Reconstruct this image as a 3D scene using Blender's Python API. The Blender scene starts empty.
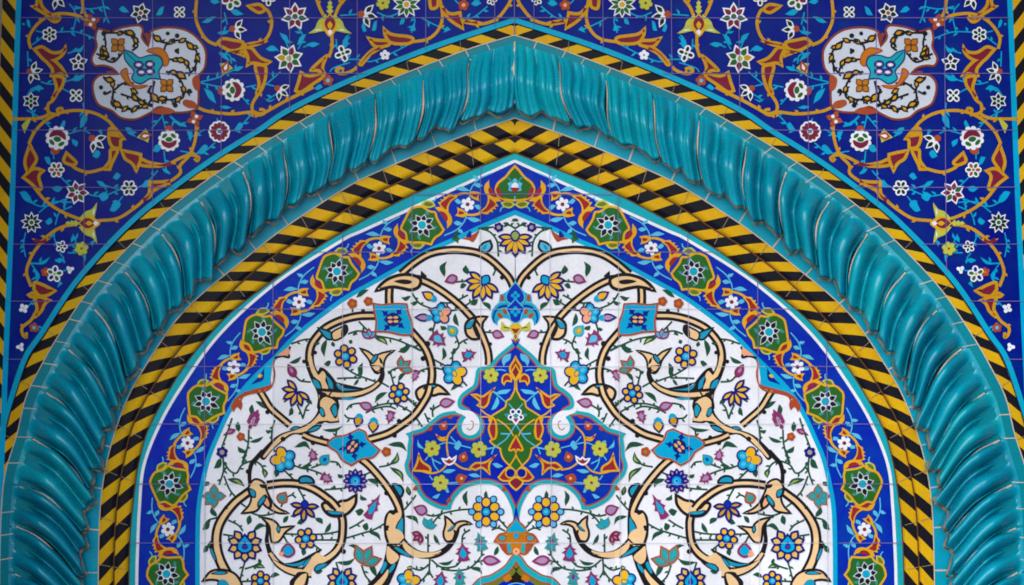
import bpy, math, random
from mathutils import Vector
from mathutils.geometry import tessellate_polygon
random.seed(7)
sc = bpy.context.scene
COL = sc.collection
PI = math.pi
# ---------------------------------------------------------------- scale: 1 unit of the drawing grid = 3 mm on the wall face
S = 0.003
DIST = 7.0
ZC = 4.2            # height of the middle of the picture above the pavement
def P(x, y, d=0.0):
    """drawing grid -> world, on a vertical plane d metres behind the wall face"""
    k = S * (DIST + d) / DIST
    return ((x - 512.0) * k, d, ZC + (292.5 - y) * k)
# ---------------------------------------------------------------- materials
def srgb(r, g, b):
    f = lambda c: (c / 255 / 12.92) if c / 255 <= 0.04045 else ((c / 255 + 0.055) / 1.055) ** 2.4
    return (f(r), f(g), f(b), 1.0)
def glaze_group():
    g = bpy.data.node_groups.new('glaze_tone', 'ShaderNodeTree')
    g.interface.new_socket('Color', in_out='INPUT', socket_type='NodeSocketColor')
    g.interface.new_socket('Color', in_out='OUTPUT', socket_type='NodeSocketColor')
    g.interface.new_socket('Rough', in_out='OUTPUT', socket_type='NodeSocketFloat')
    g.interface.new_socket('Height', in_out='OUTPUT', socket_type='NodeSocketFloat')
    N, L = g.nodes, g.links
    gi = N.new('NodeGroupInput'); go = N.new('NodeGroupOutput')
    geo = N.new('ShaderNodeNewGeometry')
    # one value per tile (tiles 68.7 x 57 grid units)
    m = N.new('ShaderNodeVectorMath'); m.operation = 'MULTIPLY'
    m.inputs[1].default_value = (1 / (68.7 * S), 0.0, 1 / (57.2 * S))
    off = N.new('ShaderNodeVectorMath'); off.operation = 'ADD'; off.inputs[1].default_value = (0.49, 0, -ZC / (57.2 * S) + 0.32 + 60)
    fl = N.new('ShaderNodeVectorMath'); fl.operation = 'FLOOR'
    wn = N.new('ShaderNodeTexWhiteNoise'); wn.noise_dimensions = '3D'
    L.new(geo.outputs['Position'], m.inputs[0]); L.new(m.outputs[0], off.inputs[0]); L.new(off.outputs[0], fl.inputs[0]); L.new(fl.outputs[0], wn.inputs['Vector'])
    big = N.new('ShaderNodeTexNoise'); big.inputs['Scale'].default_value = 14; big.inputs['Detail'].default_value = 5
    fine = N.new('ShaderNodeTexNoise'); fine.inputs['Scale'].default_value = 170; fine.inputs['Detail'].default_value = 4; fine.inputs['Roughness'].default_value = 0.7
    for n in (big, fine): L.new(geo.outputs['Position'], n.inputs['Vector'])
    def mr(src, a, b, lo=0.0, hi=1.0):
        n = N.new('ShaderNodeMapRange'); n.inputs[1].default_value = lo; n.inputs[2].default_value = hi; n.inputs[3].default_value = a; n.inputs[4].default_value = b
        L.new(src, n.inputs[0]); return n.outputs[0]
    v1 = mr(wn.outputs['Value'], 0.91, 1.07); v2 = mr(big.outputs['Fac'], 0.94, 1.06, 0.25, 0.75); v3 = mr(fine.outputs['Fac'], 0.91, 1.08, 0.25, 0.75)
    a = N.new('ShaderNodeMath'); a.operation = 'MULTIPLY'; L.new(v1, a.inputs[0]); L.new(v2, a.inputs[1])
    b = N.new('ShaderNodeMath'); b.operation = 'MULTIPLY'; L.new(a.outputs[0], b.inputs[0]); L.new(v3, b.inputs[1])
    hsv = N.new('ShaderNodeHueSaturation'); L.new(gi.outputs[0], hsv.inputs['Color']); L.new(b.outputs[0], hsv.inputs['Value'])
    L.new(mr(big.outputs['Color'], 0.487, 0.503, 0.3, 0.7), hsv.inputs['Hue'])
    # small pits and chips of the old glaze
    vor = N.new('ShaderNodeTexNoise'); vor.inputs['Scale'].default_value = 60; vor.inputs['Detail'].default_value = 6; vor.inputs['Roughness'].default_value = 0.75
    L.new(geo.outputs['Position'], vor.inputs['Vector'])
    pit = mr(vor.outputs['Fac'], 0.0, 0.35, 0.70, 0.78)
    mix = N.new('ShaderNodeMix'); mix.data_type = 'RGBA'; mix.inputs['B'].default_value = (0.22, 0.17, 0.14, 1)
    L.new(pit, mix.inputs['Factor']); L.new(hsv.outputs[0], mix.inputs['A'])
    L.new(mix.outputs['Result'], go.inputs[0])
    L.new(mr(fine.outputs['Fac'], 0.16, 0.42), go.inputs[1])
    h = N.new('ShaderNodeMath'); h.operation = 'ADD'; L.new(big.outputs['Fac'], h.inputs[0])
    h2 = N.new('ShaderNodeMath'); h2.operation = 'MULTIPLY'; h2.inputs[1].default_value = 0.12; L.new(fine.outputs['Fac'], h2.inputs[0]); L.new(h2.outputs[0], h.inputs[1])
    L.new(h.outputs[0], go.inputs[2])
    return g
GG = glaze_group()
MATS = {}
def mat(name, rgb, spec=0.05, bump=0.12, rough=None):
    m = bpy.data.materials.new(name); m.use_nodes = True
    nt = m.node_tree; p = nt.nodes['Principled BSDF']
    g = nt.nodes.new('ShaderNodeGroup'); g.node_tree = GG
    g.inputs[0].default_value = srgb(*rgb)
    nt.links.new(g.outputs[0], p.inputs['Base Color'])
    if rough is None: nt.links.new(g.outputs[1], p.inputs['Roughness'])
    else: p.inputs['Roughness'].default_value = rough
    p.inputs['Specular IOR Level'].default_value = spec
    bp = nt.nodes.new('ShaderNodeBump'); bp.inputs['Strength'].default_value = bump; bp.inputs['Distance'].default_value = 0.004
    nt.links.new(g.outputs[2], bp.inputs['Height']); nt.links.new(bp.outputs[0], p.inputs['Normal'])
    MATS[name] = m
    return m
for nm, c in dict(
    white=(240, 243, 254), palewhite=(206, 215, 232), aqua=(24, 152, 196), cream=(242, 206, 152), black=(30, 28, 36), navy=(22, 20, 120), blue=(4, 16, 150), blue2=(2, 34, 178),
    deepblue=(0, 18, 138), cyan=(0, 166, 220), turq=(0, 152, 172), turqline=(20, 170, 190), sky=(90, 190, 235), yellow=(240, 190, 34), gold=(228, 176, 32),
    ochre=(206, 158, 26), amber=(196, 124, 24), rust=(172, 84, 46), rustdark=(140, 68, 44), green=(42, 106, 46), leaf=(30, 84, 66), lime=(190, 200, 78), maroon=(126, 34, 56), purple=(140, 52, 108),
    lilac=(176, 140, 180), red=(156, 40, 40), teal=(60, 150, 150), peach=(244, 176, 130), palegrn=(150, 176, 90), chevblack=(26, 26, 38), chevyellow=(222, 178, 22),
    brown=(96, 66, 44), bluegrey=(70, 90, 150), olive=(110, 120, 40), darkbrown=(36, 24, 18), darkgreen=(10, 50, 40), palegold=(232, 190, 84)).items():
    mat(nm, c)
mat('grout_white', (190, 192, 208), 0.1, 0.3, 0.8)
mat('grout_blue', (120, 108, 176), 0.1, 0.3, 0.8)
mat('mortar', (214, 196, 176), 0.1, 0.6, 0.85)
mat('mortar_dark', (158, 140, 116), 0.1, 0.6, 0.85)
DEEP = 2.1  # how far the added shading walls and top slab reach forward
mat('shade_wall_mat', (40, 84, 140), 0.1, 0.5, 0.85); mat('paving', (130, 130, 130), 0.1, 0.5, 0.85)  # materials of the added shade walls and the bounce pavement
mat('plaster', (168, 160, 160), 0.1, 0.5, 0.85)
mat('fillet_outer', (0, 132, 154), 0.1, 0.2)
mat('fillet', (0, 158, 194), 0.1, 0.2)
mat('coil', (6, 158, 188), 0.5, 0.10)
mat('coil2', (8, 166, 190), 0.5, 0.10)
mat('coil3', (4, 148, 180), 0.5, 0.10)
# ---------------------------------------------------------------- 2-d drawing helpers
def cr(p0, p1, p2, p3, t):
    f = lambda a, b, c, d: 0.5 * (2 * b + (c - a) * t + (2 * a - 5 * b + 4 * c - d) * t * t + (3 * b - a - 3 * c + d) * t ** 3)
    return (f(p0[0], p1[0], p2[0], p3[0]), f(p0[1], p1[1], p2[1], p3[1]))
def spline(pts, n=6):
    pts = [(p[0], p[1]) for p in pts]
    if len(pts) < 3: return list(pts)
    q = [(2 * pts[0][0] - pts[1][0], 2 * pts[0][1] - pts[1][1])] + pts + [(2 * pts[-1][0] - pts[-2][0], 2 * pts[-1][1] - pts[-2][1])]
    out = []
    for i in range(len(pts) - 1):
        for k in range(n): out.append(cr(q[i], q[i + 1], q[i + 2], q[i + 3], k / n))
    out.append(pts[-1]); return out
def loop(pts, n=5):
    """closed outline; a point with a third value is a corner"""
    c = [i for i, p in enumerate(pts) if len(p) > 2]
    m = len(pts)
    if not c:
        out = []
        for i in range(m):
            a, b, d, e = (pts[(i + k) % m] for k in (-1, 0, 1, 2))
            for k in range(n): out.append(cr(a, b, d, e, k / n))
        return out
    out = []
    for j, i in enumerate(c):
        e = c[(j + 1) % len(c)]
        if e <= i: e += m
        seg = [pts[k % m] for k in range(i, e + 1)]
        out += spline(seg, n)[:-1]
    return out
def dist(a, b): return math.hypot(a[0] - b[0], a[1] - b[1])
class Curve:
    def __init__(s, pts, n=10):
        s.p = spline(pts, n); s.l = [0.0]
        for a, b in zip(s.p, s.p[1:]): s.l.append(s.l[-1] + dist(a, b))
        s.len = s.l[-1]
    def at(s, d):
        d = max(0.0, min(s.len, d)); lo, hi = 0, len(s.l) - 1
        while hi - lo > 1:
            m = (lo + hi) // 2
            if s.l[m] <= d: lo = m
            else: hi = m
        t = (d - s.l[lo]) / max(1e-9, s.l[hi] - s.l[lo]); a, b = s.p[lo], s.p[hi]
        return (a[0] + (b[0] - a[0]) * t, a[1] + (b[1] - a[1]) * t)
    def f(s, t): return s.at(t * s.len)
    def tan(s, d):
        a, b = s.at(d - 1.5), s.at(d + 1.5); l = max(1e-9, dist(a, b)); return ((b[0] - a[0]) / l, (b[1] - a[1]) / l)
def offset(pts, d):
    """closed outline moved inwards by d"""
    area = sum(a[0] * b[1] - b[0] * a[1] for a, b in zip(pts, pts[1:] + pts[:1])); sg = 1 if area > 0 else -1
    out = []; m = len(pts)
    for i in range(m):
        a, b, c = pts[i - 1], pts[i], pts[(i + 1) % m]
        n1 = (-(b[1] - a[1]), b[0] - a[0]); n2 = (-(c[1] - b[1]), c[0] - b[0])
        l1 = math.hypot(*n1) or 1; l2 = math.hypot(*n2) or 1
        nx, ny = n1[0] / l1 + n2[0] / l2, n1[1] / l1 + n2[1] / l2; l = math.hypot(nx, ny) or 1
        k = min(1.6, 2 / l) if l > 0.3 else 1
        out.append((b[0] + sg * nx / l * d * k, b[1] + sg * ny / l * d * k))
    return out
def rot(pts, x, y, a, s=1.0, sy=None):
    """local drawing (x forward, y left) -> grid at x, y, turned by a degrees (0 = to the right, 90 = up)"""
    sy = s if sy is None else sy
    c, n = math.cos(math.radians(a)), math.sin(math.radians(a))
    return [((x + p[0] * s * c - p[1] * sy * n), (y - p[0] * s * n - p[1] * sy * c)) + tuple(p[2:]) for p in pts]
def ell(x, y, rx, ry=None, a=0, n=14):
    ry = rx if ry is None else ry
    return rot([(rx * math.cos(2 * PI * k / n), ry * math.sin(2 * PI * k / n)) for k in range(n)], x, y, a)
MIRROR = lambda p: (1028.6 + 0.0072 * p[1] - p[0], p[1])
IDENT = lambda p: (p[0], p[1])
ORDER = [0]
def along(pts, t):
    c = Curve(pts, 5); d = t * c.len; p = c.at(d); q = c.tan(d); return p, math.degrees(math.atan2(-q[1], q[0]))
LR = random.Random(21)
def leaflets(a, pts, m, step=11.0, size=5.0, w=2.4):
    """small leaves set alternately along a stem"""
    c = Curve(pts, 5); n = int(c.len / step)
    for k in range(n):
        t = (k + 0.7) / (n + 0.4); p, an = along(pts, t); s = 1 if LR.random() < .5 else -1; l = size * LR.uniform(.7, 1.25)
        an += s * LR.uniform(30, 60)
        a.fill(rot([(0, 0, 1), (l * .4, w * .5 + s * l * .1), (l, s * l * .12, 1), (l * .45, -w * .4 + s * l * .1)], p[0], p[1], an), m, 3)
class Art:
    """flat glaze drawing collected as polygons, then laid on a plane as ONE mesh"""
    def __init__(s, layer): s.polys = []; s.layer = layer
    def poly(s, pts, m): s.polys.append((list(pts), m)); return s
    def fill(s, pts, m, n=4): return s.poly(loop(pts, n), m)
    def inset(s, pts, m, d, n=5): return s.poly(offset(loop(pts, n), d), m)
    def edged(s, pts, m, edge, w=1.2, n=4):
        l = loop(pts, n); w *= 1.3 if edge == 'black' else 1.12; s.poly(offset(l, -w * 0.9), edge); return s.poly(offset(l, w * 0.55), m)
    def line(s, pts, m, w=1.5, w1=None, n=5, raw=False, taper=0):
        q = pts if raw else spline(pts, n)
        k = len(q); L, R = [], []
        w1 = w if w1 is None else w1
        for i in range(k):
            a, b = q[max(0, i - 1)], q[min(k - 1, i + 1)]; l = dist(a, b) or 1
            nx, ny = -(b[1] - a[1]) / l, (b[0] - a[0]) / l
            t = i / max(1, k - 1); h = (w + (w1 - w) * t) / 2
            if taper: h *= min(1, 0.35 + (1 - t) * taper)
            L.append((q[i][0] + nx * h, q[i][1] + ny * h)); R.append((q[i][0] - nx * h, q[i][1] - ny * h))
        s.polys.append((('strip', L, R), m)); return s
    def vine(s, pts, w=9.0, core=4.6, w1=None, core1=None, edge='black', m='cream', n=6):
        s.line(pts, edge, w, w1, n); return s.line(pts, m, core * 0.66, core1 and core1 * 0.74, n)
    def build(s, name, parent, d=0.0, xf=IDENT):
        V, F, MI, ms = [], [], [], []
        ORDER[0] += 1
        step = min(1.2e-5, 0.0013 / max(1, len(s.polys)))
        for i_, (pts, m) in enumerate(s.polys):
            if m not in ms: ms.append(m)
            dd = d - s.layer * 0.0011 - i_ * step - (ORDER[0] % 5) * 2.2e-6
            b = len(V)
            if pts and pts[0] == 'strip':
                L, R = pts[1], pts[2]; k = len(L)
                V += [P(*xf(p), dd) for p in L] + [P(*xf(p), dd) for p in R]
                for i in range(k - 1): F.append((b + i, b + i + 1, b + k + i + 1, b + k + i)); MI.append(ms.index(m))
            else:
                q = [xf(p) for p in pts]
                V += [P(*p, dd) for p in q]
                for t in tessellate_polygon([[Vector((p[0], p[1], 0)) for p in q]]):
                    F.append(tuple(b + j for j in t)); MI.append(ms.index(m))
        # every face looks out of the wall (towards -Y)
        F2 = []
        for f in F:
            a, b_, c = (V[j] for j in f[:3])
            up = (b_[0] - a[0]) * (c[2] - a[2]) - (b_[2] - a[2]) * (c[0] - a[0])
            F2.append(f if up > 0 else tuple(reversed(f)))
        return mesh(name, V, F2, [MATS[m] for m in ms], MI, parent)
def mesh(name, V, F, mats, MI=None, parent=None, smooth=False):
    me = bpy.data.meshes.new(name); me.from_pydata(V, [], F)
    for m in mats: me.materials.append(m)
    if MI: me.polygons.foreach_set('material_index', MI)
    if smooth: me.polygons.foreach_set('use_smooth', [True] * len(me.polygons))
    me.update()
    o = bpy.data.objects.new(name, me); COL.objects.link(o)
    if parent is not None: o.parent = parent
    return o
def thing(o, label, cat, group=None, kind=None):
    o['label'] = label; o['category'] = cat
    if group: o['group'] = group
    if kind: o['kind'] = kind
    return o
def slab(name, outline, m, d, thick, parent=None, edge=None):
    """solid panel: outline drawn on the grid, front face at depth d, thick metres deep"""
    V = [P(*p, d) for p in outline] + [P(*p, d + thick) for p in outline]; n = len(outline)
    F = []
    for t in tessellate_polygon([[Vector((p[0], p[1], 0)) for p in outline]]):
        a, b, c = (V[j] for j in t)
        up = (b[0] - a[0]) * (c[2] - a[2]) - (b[2] - a[2]) * (c[0] - a[0])
        F.append(tuple(t) if up > 0 else tuple(reversed(t)))
    for i in range(n):
        j = (i + 1) % n; F.append((i, j, n + j, n + i))
    o = mesh(name, V, F, [MATS[m]], None, parent)
    return o
# ================================================================ ARCH CURVES (left half, from the apex down)
L0 = [(514.4, 20), (430, 48), (344, 83), (288, 110.5), (259, 130), (219, 155), (180, 182.5), (131, 222), (78, 279), (41, 334), (25, 358), (10, 402), (3, 428), (-4, 470), (-8, 540), (-9, 640)]
L1 = [(514.5, 35), (463, 51), (371, 87), (313.5, 114), (231.5, 163), (170, 208), (133, 242.5), (90, 289), (57, 338), (41, 366), (26, 397), (17, 434), (5.5, 472), (1.5, 507), (0, 545), (-1, 640)]
L2 = [(514.7, 106), (485, 115), (433, 130), (418, 138), (388, 151), (366, 162), (344, 174), (328, 183), (300, 199), (282, 211), (262, 226), (242, 244), (215, 266), (199, 281), (185, 297), (168, 316), (152, 336), (142, 352), (134, 367), (120, 393), (105, 430), (97, 460), (90, 491), (85, 517), (81.5, 553), (79, 585), (78, 640)]
L3 = [(514.73, 118), (455, 139), (377, 172), (344, 189), (297, 219), (272, 237), (252, 253), (203, 293), (178, 318), (162, 340), (147.6, 362.5), (131, 391), (117, 426), (106, 466), (100.5, 505), (98.6, 555), (98, 640)]
L4 = [(514.8, 135.6), (463, 153), (418, 173.5), (360, 201), (317, 229), (278, 253), (245, 279), (209, 315), (177, 352), (155, 383), (133, 425), (123, 466), (116.5, 507), (114, 560), (113.5, 640)]
L5 = [(514.85, 152.5), (422, 190), (360, 222), (316, 248), (285, 271), (236, 308), (209, 335), (180, 372), (150, 425), (139, 461), (134, 493), (130, 534), (128.5, 585), (128, 640)]
L6 = [(514.9, 161), (432, 199), (364, 230), (341, 241), (274.5, 284), (219, 335), (180, 389), (158, 428), (143.5, 467), (139.5, 507), (137.5, 550), (136.7, 585), (136.5, 640)]
L7 = [(515.06, 211), (480.6, 225.7), (454.7, 238), (427, 250), (407, 262), (373, 281), (340, 300), (297, 333), (275, 356), (252, 378), (237, 396), (225, 417), (217, 435), (208, 457), (202, 482), (198, 508), (197, 545), (197, 585), (197, 640)]
C = {k: Curve(v, 12) for k, v in dict(L0=L0, L1=L1, L2=L2, L3=L3, L4=L4, L5=L5, L6=L6, L7=L7).items()}
def between(a, b, t, v):
    p, q = C[a].f(t), C[b].f(t)
    return (p[0] + (q[0] - p[0]) * v, p[1] + (q[1] - p[1]) * v)
D_FACE, D_FILLET, D_C1, D_C2, D_TYMP = 0.0, 0.030, 0.030, 0.045, 0.062
SIDES = ((IDENT, 1), (MIRROR, -1))

def grid_mesh(name, fn, nu, nv, mats, mi=None, parent=None, smooth=True, flip=False):
    V = [fn(i / nu, j / nv) for i in range(nu + 1) for j in range(nv + 1)]
    F, MI = [], []
    for i in range(nu):
        for j in range(nv):
            a = i * (nv + 1) + j
            f = (a, a + 1, a + nv + 2, a + nv + 1)
            F.append(f if flip else tuple(reversed(f))); MI.append(mi(i, j) if mi else 0)
    return mesh(name, V, F, mats, MI, parent, smooth)

# ---------------------------------------------------------------- chevron bands: yellow and black parallelograms on a slightly cushioned strip
def chevron(name, a, b, period, phase, skew, d0, d1, roll, parent, xf, sgn):
    L = C[a].len; n = int(L / period) + 3
    V, F, MI = [], [], []
    vs = [0, 0.04, 0.2, 0.45, 0.7, 0.84, 0.92, 0.97, 1.0]
    def dep(v):
        e = d0 + 0.003 * (1 - min(1, v / 0.05))
        if v > roll: e += (d1 - d0) * ((v - roll) / (1 - roll)) ** 1.6
        return e
    for k in range(-2, 2 * n):
        u0, u1 = phase + k * period / 2, phase + (k + 1) * period / 2
        for q in range(3):
            ua, ub = u0 + (u1 - u0) * q / 3, u0 + (u1 - u0) * (q + 1) / 3
            base = len(V)
            for v in vs:
                for u in (ua, ub):
                    w = (u - skew * v) / L
                    V.append(P(*xf(between(a, b, min(1, max(0, w)), v)), dep(v)))
            for j in range(len(vs) - 1):
                f = (base + 2 * j, base + 2 * j + 1, base + 2 * j + 3, base + 2 * j + 2)
                pts = {V[i] for i in f}
                if len(pts) < 3: continue
                F.append(f if sgn > 0 else tuple(reversed(f))); MI.append(k % 2)
    return mesh(name, V, F, [MATS['chevyellow'], MATS['chevblack']], MI, parent)

def seam(art, a, b, t, m='mortar', w=1.0, v0=0.0, v1=1.0, lean=0.0):
    art.line([between(a, b, t + lean * v, v) for v in [v0 + (v1 - v0) * k / 4 for k in range(5)]], m, w, n=1)
def edge_line(art, a, m, w, jit=0.0, t0=0.0, t1=1.0, n=160):
    art.line([C[a].f(t0 + (t1 - t0) * k / n) for k in range(n + 1)], m, w, raw=True)
def strip(art, a, b, m, v0=0.0, v1=1.0, n=140):
    art.polys.append((('strip', [between(a, b, k / n, v0) for k in range(n + 1)], [between(a, b, k / n, v1) for k in range(n + 1)]), m))

# outer chevron band
for nm, a, b, per, ph, sk, d0, d1, roll, lab in (
        ('outer', 'L0', 'L1', 31.3, 4, 17.5, 0.0, 0.002, 0.9, 'thin yellow and black striped band hugging the outer side of the rope moulding'),
        ('mid', 'L3', 'L4', 30.6, 6, 20.5, D_C1, D_C2, 0.74, 'striped band just inside the turquoise rope moulding, outer of the close pair'),
        ('inner', 'L4', 'L5', 30.2, 8, 20.5, D_C2, D_TYMP, 0.74, 'striped band beside the white-edged floral border, inner of the close pair')):
    root = bpy.data.objects.new('striped_band', None); COL.objects.link(root); root.location = (0, 0, 0)
    thing(root, lab, 'tile band', 'yellow and black striped bands round the arch')
    for xf, sg in SIDES:
        v0 = 0.24 if nm == 'outer' else 0.0
        if nm == 'outer':
            C['L0b'] = Curve([between('L0', 'L1', k / 60, 0.26) for k in range(61)], 2)
        o = chevron('stripes', 'L0b' if nm == 'outer' else a, b, per, ph, sk, d0, d1, roll, root, xf, sg)
        g = Art(2.2); edge_line(g, b if nm == 'outer' else a, 'mortar', 1.1)
        if nm != 'outer':
            for k in range(1, 16): seam(g, a, b, k / 15.6, 'mortar_dark', 0.6, 0.0, 0.8)
        else:
            for k in range(1, 16): seam(g, 'L0b', b, k / 15.6, 'mortar_dark', 0.5)
        g.build('grout', root, d0 - 0.001, xf)
        if nm == 'inner':
            g = Art(1.0); edge_line(g, 'L5', 'brown', 1.6); g.build('edge', root, D_TYMP - 0.002, xf)
        if nm == 'mid':
            g = Art(1.0); edge_line(g, 'L4', 'brown', 1.4); g.build('edge', root, D_C2 - 0.003, xf)

# ---------------------------------------------------------------- rope moulding with its flat turquoise fillets
rope = bpy.data.objects.new('rope_moulding', None); COL.objects.link(rope)
thing(rope, 'thick glazed turquoise rope moulding twisted along the pointed arch, made of short ceramic lengths', 'moulding')
SEAMS = [((471.6, 62), (459, 123)), ((423, 80), (416, 138)), ((374, 102), (368, 161)), ((327.6, 124), (327, 183)), ((282.5, 150), (283.5, 210.5)), ((239, 175.7), (247.5, 239)),
    ((196.4, 208.5), (214, 267)), ((157.5, 242), (183, 299)), ((119, 279), (153, 335)), ((90.6, 319), (127, 380)), ((66, 358), (112, 413)), ((43.5, 398), (98, 455)),
    ((30, 448), (89.5, 492)), ((26, 497.5), (84, 535)), ((24.6, 542.5), (79, 579)), ((24, 588), (78, 624)), ((23.6, 634), (78, 670))]
def nearest(c, p):
    best = min(range(len(c.p)), key=lambda i: dist(c.p[i], p)); return c.l[best], dist(c.p[best], p)
SO, SI = [0.0], [0.0]
for a_, b_ in SEAMS[:-2]:
    SI.append(nearest(C['L2'], b_)[0])
    SO.append(min((nearest(C['L1'], (a_[0] + (a_[0] - b_[0]) * q / 50, a_[1] + (a_[1] - b_[1]) * q / 50))[::-1] for q in range(0, 30)))[1])
SO += [SO[-1] + 46, SO[-1] + 92]; SI += [SI[-1] + 46, SI[-1] + 90]
NB = len(SO) - 1
def lerp_tab(tab, u):
    i = max(0, min(len(tab) - 2, int(math.floor(u)))); f = u - i
    m = lambda j: tab[max(0, min(len(tab) - 1, j))]
    d0, d1 = (m(i + 1) - m(i - 1)) / 2, (m(i + 2) - m(i)) / 2
    h = f * f * (3 - 2 * f)
    return tab[i] + (tab[i + 1] - tab[i]) * (0.5 * f + 0.5 * h) if 0 <= u <= len(tab) - 1 else tab[i] + (tab[i + 1] - tab[i]) * f
PITCH = 46.0
rnd = random.Random(3)
def smooth(a, b, x):
    t = max(0.0, min(1.0, (x - a) / (b - a))); return t * t * (3 - 2 * t)
def lobe_height(u, v, seed):
    """relief of one ceramic length: two turns of rope, each with flutes; deeper cut low on the arch"""
    f = u - math.floor(u); low = 0.42 + 0.58 * smooth(1.5, 6.5, u)
    f2 = f + 0.012 * math.sin(9 * v + seed * 3)
    g = (f2 * 2) % 1.0
    main = max(0, 1 - abs((g - 0.37) / 0.37) ** 2.4) ** 0.6 if g < 0.74 else 0.45 * max(0, 1 - abs((g - 0.87) / 0.13) ** 2.0) ** 0.7
    j = math.floor(f2 * 6); q = (f2 * 6) % 1.0
    fine = abs(math.sin(PI * q)) ** 0.7 * (0.74 + 0.26 * math.sin(2.4 * j + seed * 5))
    big = math.sin(PI * ((f2 * 2) % 1.0)) ** 0.6
    return main * low + (0.35 * big + 0.85 * fine) * (1 - low)
def rope_point(u, v, seed, xf):
    """u along the arch in lengths, v across: 0 outer edge .. 1 scalloped inner edge"""
    low = smooth(2, 9, u)
    lb = lobe_height(u, v, seed)
    f = u - math.floor(u)
    ve = v - 0.10 * (1 - min(1, lb)) * (0.4 + 1.2 * low) - 0.02 * math.sin(seed * 4)
    rise = smooth(0.02 + 0.12 * low, 0.62 - 0.12 * low, ve) ** 0.85
    fall = 1 - 0.42 * smooth(0.55, 1.0, v) ** 1.2
    fade = smooth(0.10 + 0.05 * low, 0.34 + 0.07 * math.sin(2 * seed + 11 * u), v)
    h = 0.062 * rise * fall + fade * (0.034 + 0.026 * low) * (lb - 0.70)
    sc = 0.5 - 0.5 * math.cos(2 * PI * ((f * 2) % 1.0))          # scallops of the inner edge, one per turn
    vv = v + ((0.085 + 0.03 * math.sin(seed * 2.3)) * math.sqrt(sc) * (1.15 if f < .5 else .85) * (.8 + .3 * math.sin(7.3 * u)) - 0.04 + 0.012 * math.sin(23 * u)) * smooth(0.70, 1.0, v)
    du = (0.30 * low + 0.05 * (1 - low)) * math.sin(PI * v) - 0.05 * (1 - low) * math.sin(2 * PI * v) * min(1, u) + 0.02 * math.sin(6 * v + seed)*min(1,u)
    so, si = lerp_tab(SO, u), lerp_tab(SI, u)
    s0 = max(0, so - du * PITCH); s1 = max(0, si - du * PITCH)
    p, q = C['L1'].at(s0), C['L2'].at(s1)
    return P(*xf((p[0] + (q[0] - p[0]) * vv, p[1] + (q[1] - p[1]) * vv)), -h - 0.001)
for xf, sg in SIDES:
    for k in range(0, NB):
        seed = rnd.uniform(0, 9)
        m = rnd.choice(['coil', 'coil', 'coil2', 'coil3'])
        def V(a, b, k=k, seed=seed):
            u = k + 0.010 + a * 0.98
            if b <= 0.94: return rope_point(u, 0.11 + 0.89 * b / 0.94, seed, xf)
            q = rope_point(u, 1.0, seed, xf); w_ = (b - 0.94) / 0.06      # the lip turns back to the wall
            return (q[0], q[1] + (D_FILLET - q[1]) * w_, q[2])
        grid_mesh('coil_length', V, 90, 46, [MATS[m]], None, rope, True, sg < 0)
        if k == 0 and sg < 0: continue
        def J(a, b, k=k, seed=seed):
            b2 = 0.20 + 0.80 * b
            w = 0.012 + 0.030 * math.sin(PI * min(1, b * 1.05)) ** 0.7 * (0.6 + 0.4 * math.sin(seed + 5 * b)) + (0.03 * max(0, 0.12 - b) / 0.12 if k > 5 else 0)
            uu = k + (a - 0.5) * 2 * w
            q = rope_point(max(0, uu), b2, seed, xf)
            q2 = rope_point(max(0, k - w - .012), b2, seed, xf); q3 = rope_point(k + w + .012, b2, seed, xf)
            return (q[0], min(q[1], q2[1], q3[1]) - 0.001 - 0.003 * (1 - abs(2 * a - 1)), q[2])
        if k: grid_mesh('mortar_joint', J, 4, 40, [MATS['mortar']], None, rope, True, sg < 0)
    if sg > 0:
        def J0(a, b):
            w = 0.9 + 1.7 * math.sin(PI * b) ** 2 + 1.5 * smooth(0.6, 1, b); y = 42 + 62 * b; x = 514.5 + 0.0036 * y - 1.2 * math.sin(3 * b) * b + (a - .5) * 2 * w
            q = rope_point(0.02, (y - 35) / 71, 1, xf); return (P(x, y)[0], q[1] - 0.004 - .003 * (1 - abs(2 * a - 1)), P(x, y)[2])
        grid_mesh('mortar_joint', J0, 4, 40, [MATS['mortar']], None, rope, True, False)
    # outer flat fillet (flush with the face) and inner flat fillet (set back)
    f = Art(0.0); strip(f, 'L1', 'L2', 'fillet_outer', 0.0, 0.5); f.build('outer_fillet', rope, 0.0, xf)
    f = Art(0.0); strip(f, 'L2', 'L3', 'fillet', -0.8, 1.0); f.build('inner_fillet', rope, D_FILLET, xf)
    g = Art(1.6)
    for k in range(1, 2 * NB):
        t = k / (2 * NB) + rnd.uniform(-0.004, 0.004)
        if rnd.random() < 0.8: seam(g, 'L1', 'L2', t, 'mortar', rnd.uniform(0.6, 1.1), 0.0, rnd.uniform(0.13, 0.2), -0.03)
    g.build('grout', rope, 0.0, xf)
    g = Art(1.6)
    for k in range(1, NB + 1):
        t = k / (NB + 0.6) + rnd.uniform(-0.004, 0.004)
        seam(g, 'L2', 'L3', t, 'mortar', rnd.uniform(0.9, 1.7), -0.3, 1.0, -0.002)
    g.build('grout', rope, D_FILLET, xf)
    # thin mortar run along the scalloped edge
    def E(a, b):
        u = 0.01 + a * (NB - 0.02)
        q = rope_point(u, 1.0, 1.0, xf); r = rope_point(u, 1.028, 1.0, xf); o_ = 0.2
        x0, z0 = q[0], q[2]; x1, z1 = r[0], r[2]
        return (x0 + (x1 - x0) * b * 0.8, q[1] + 0.004 + 0.008 * b, z0 + (z1 - z0) * b * 0.8)
    grid_mesh('mortar_joint', E, NB * 40, 3, [MATS['mortar_dark']], None, rope, True, sg < 0)

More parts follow.
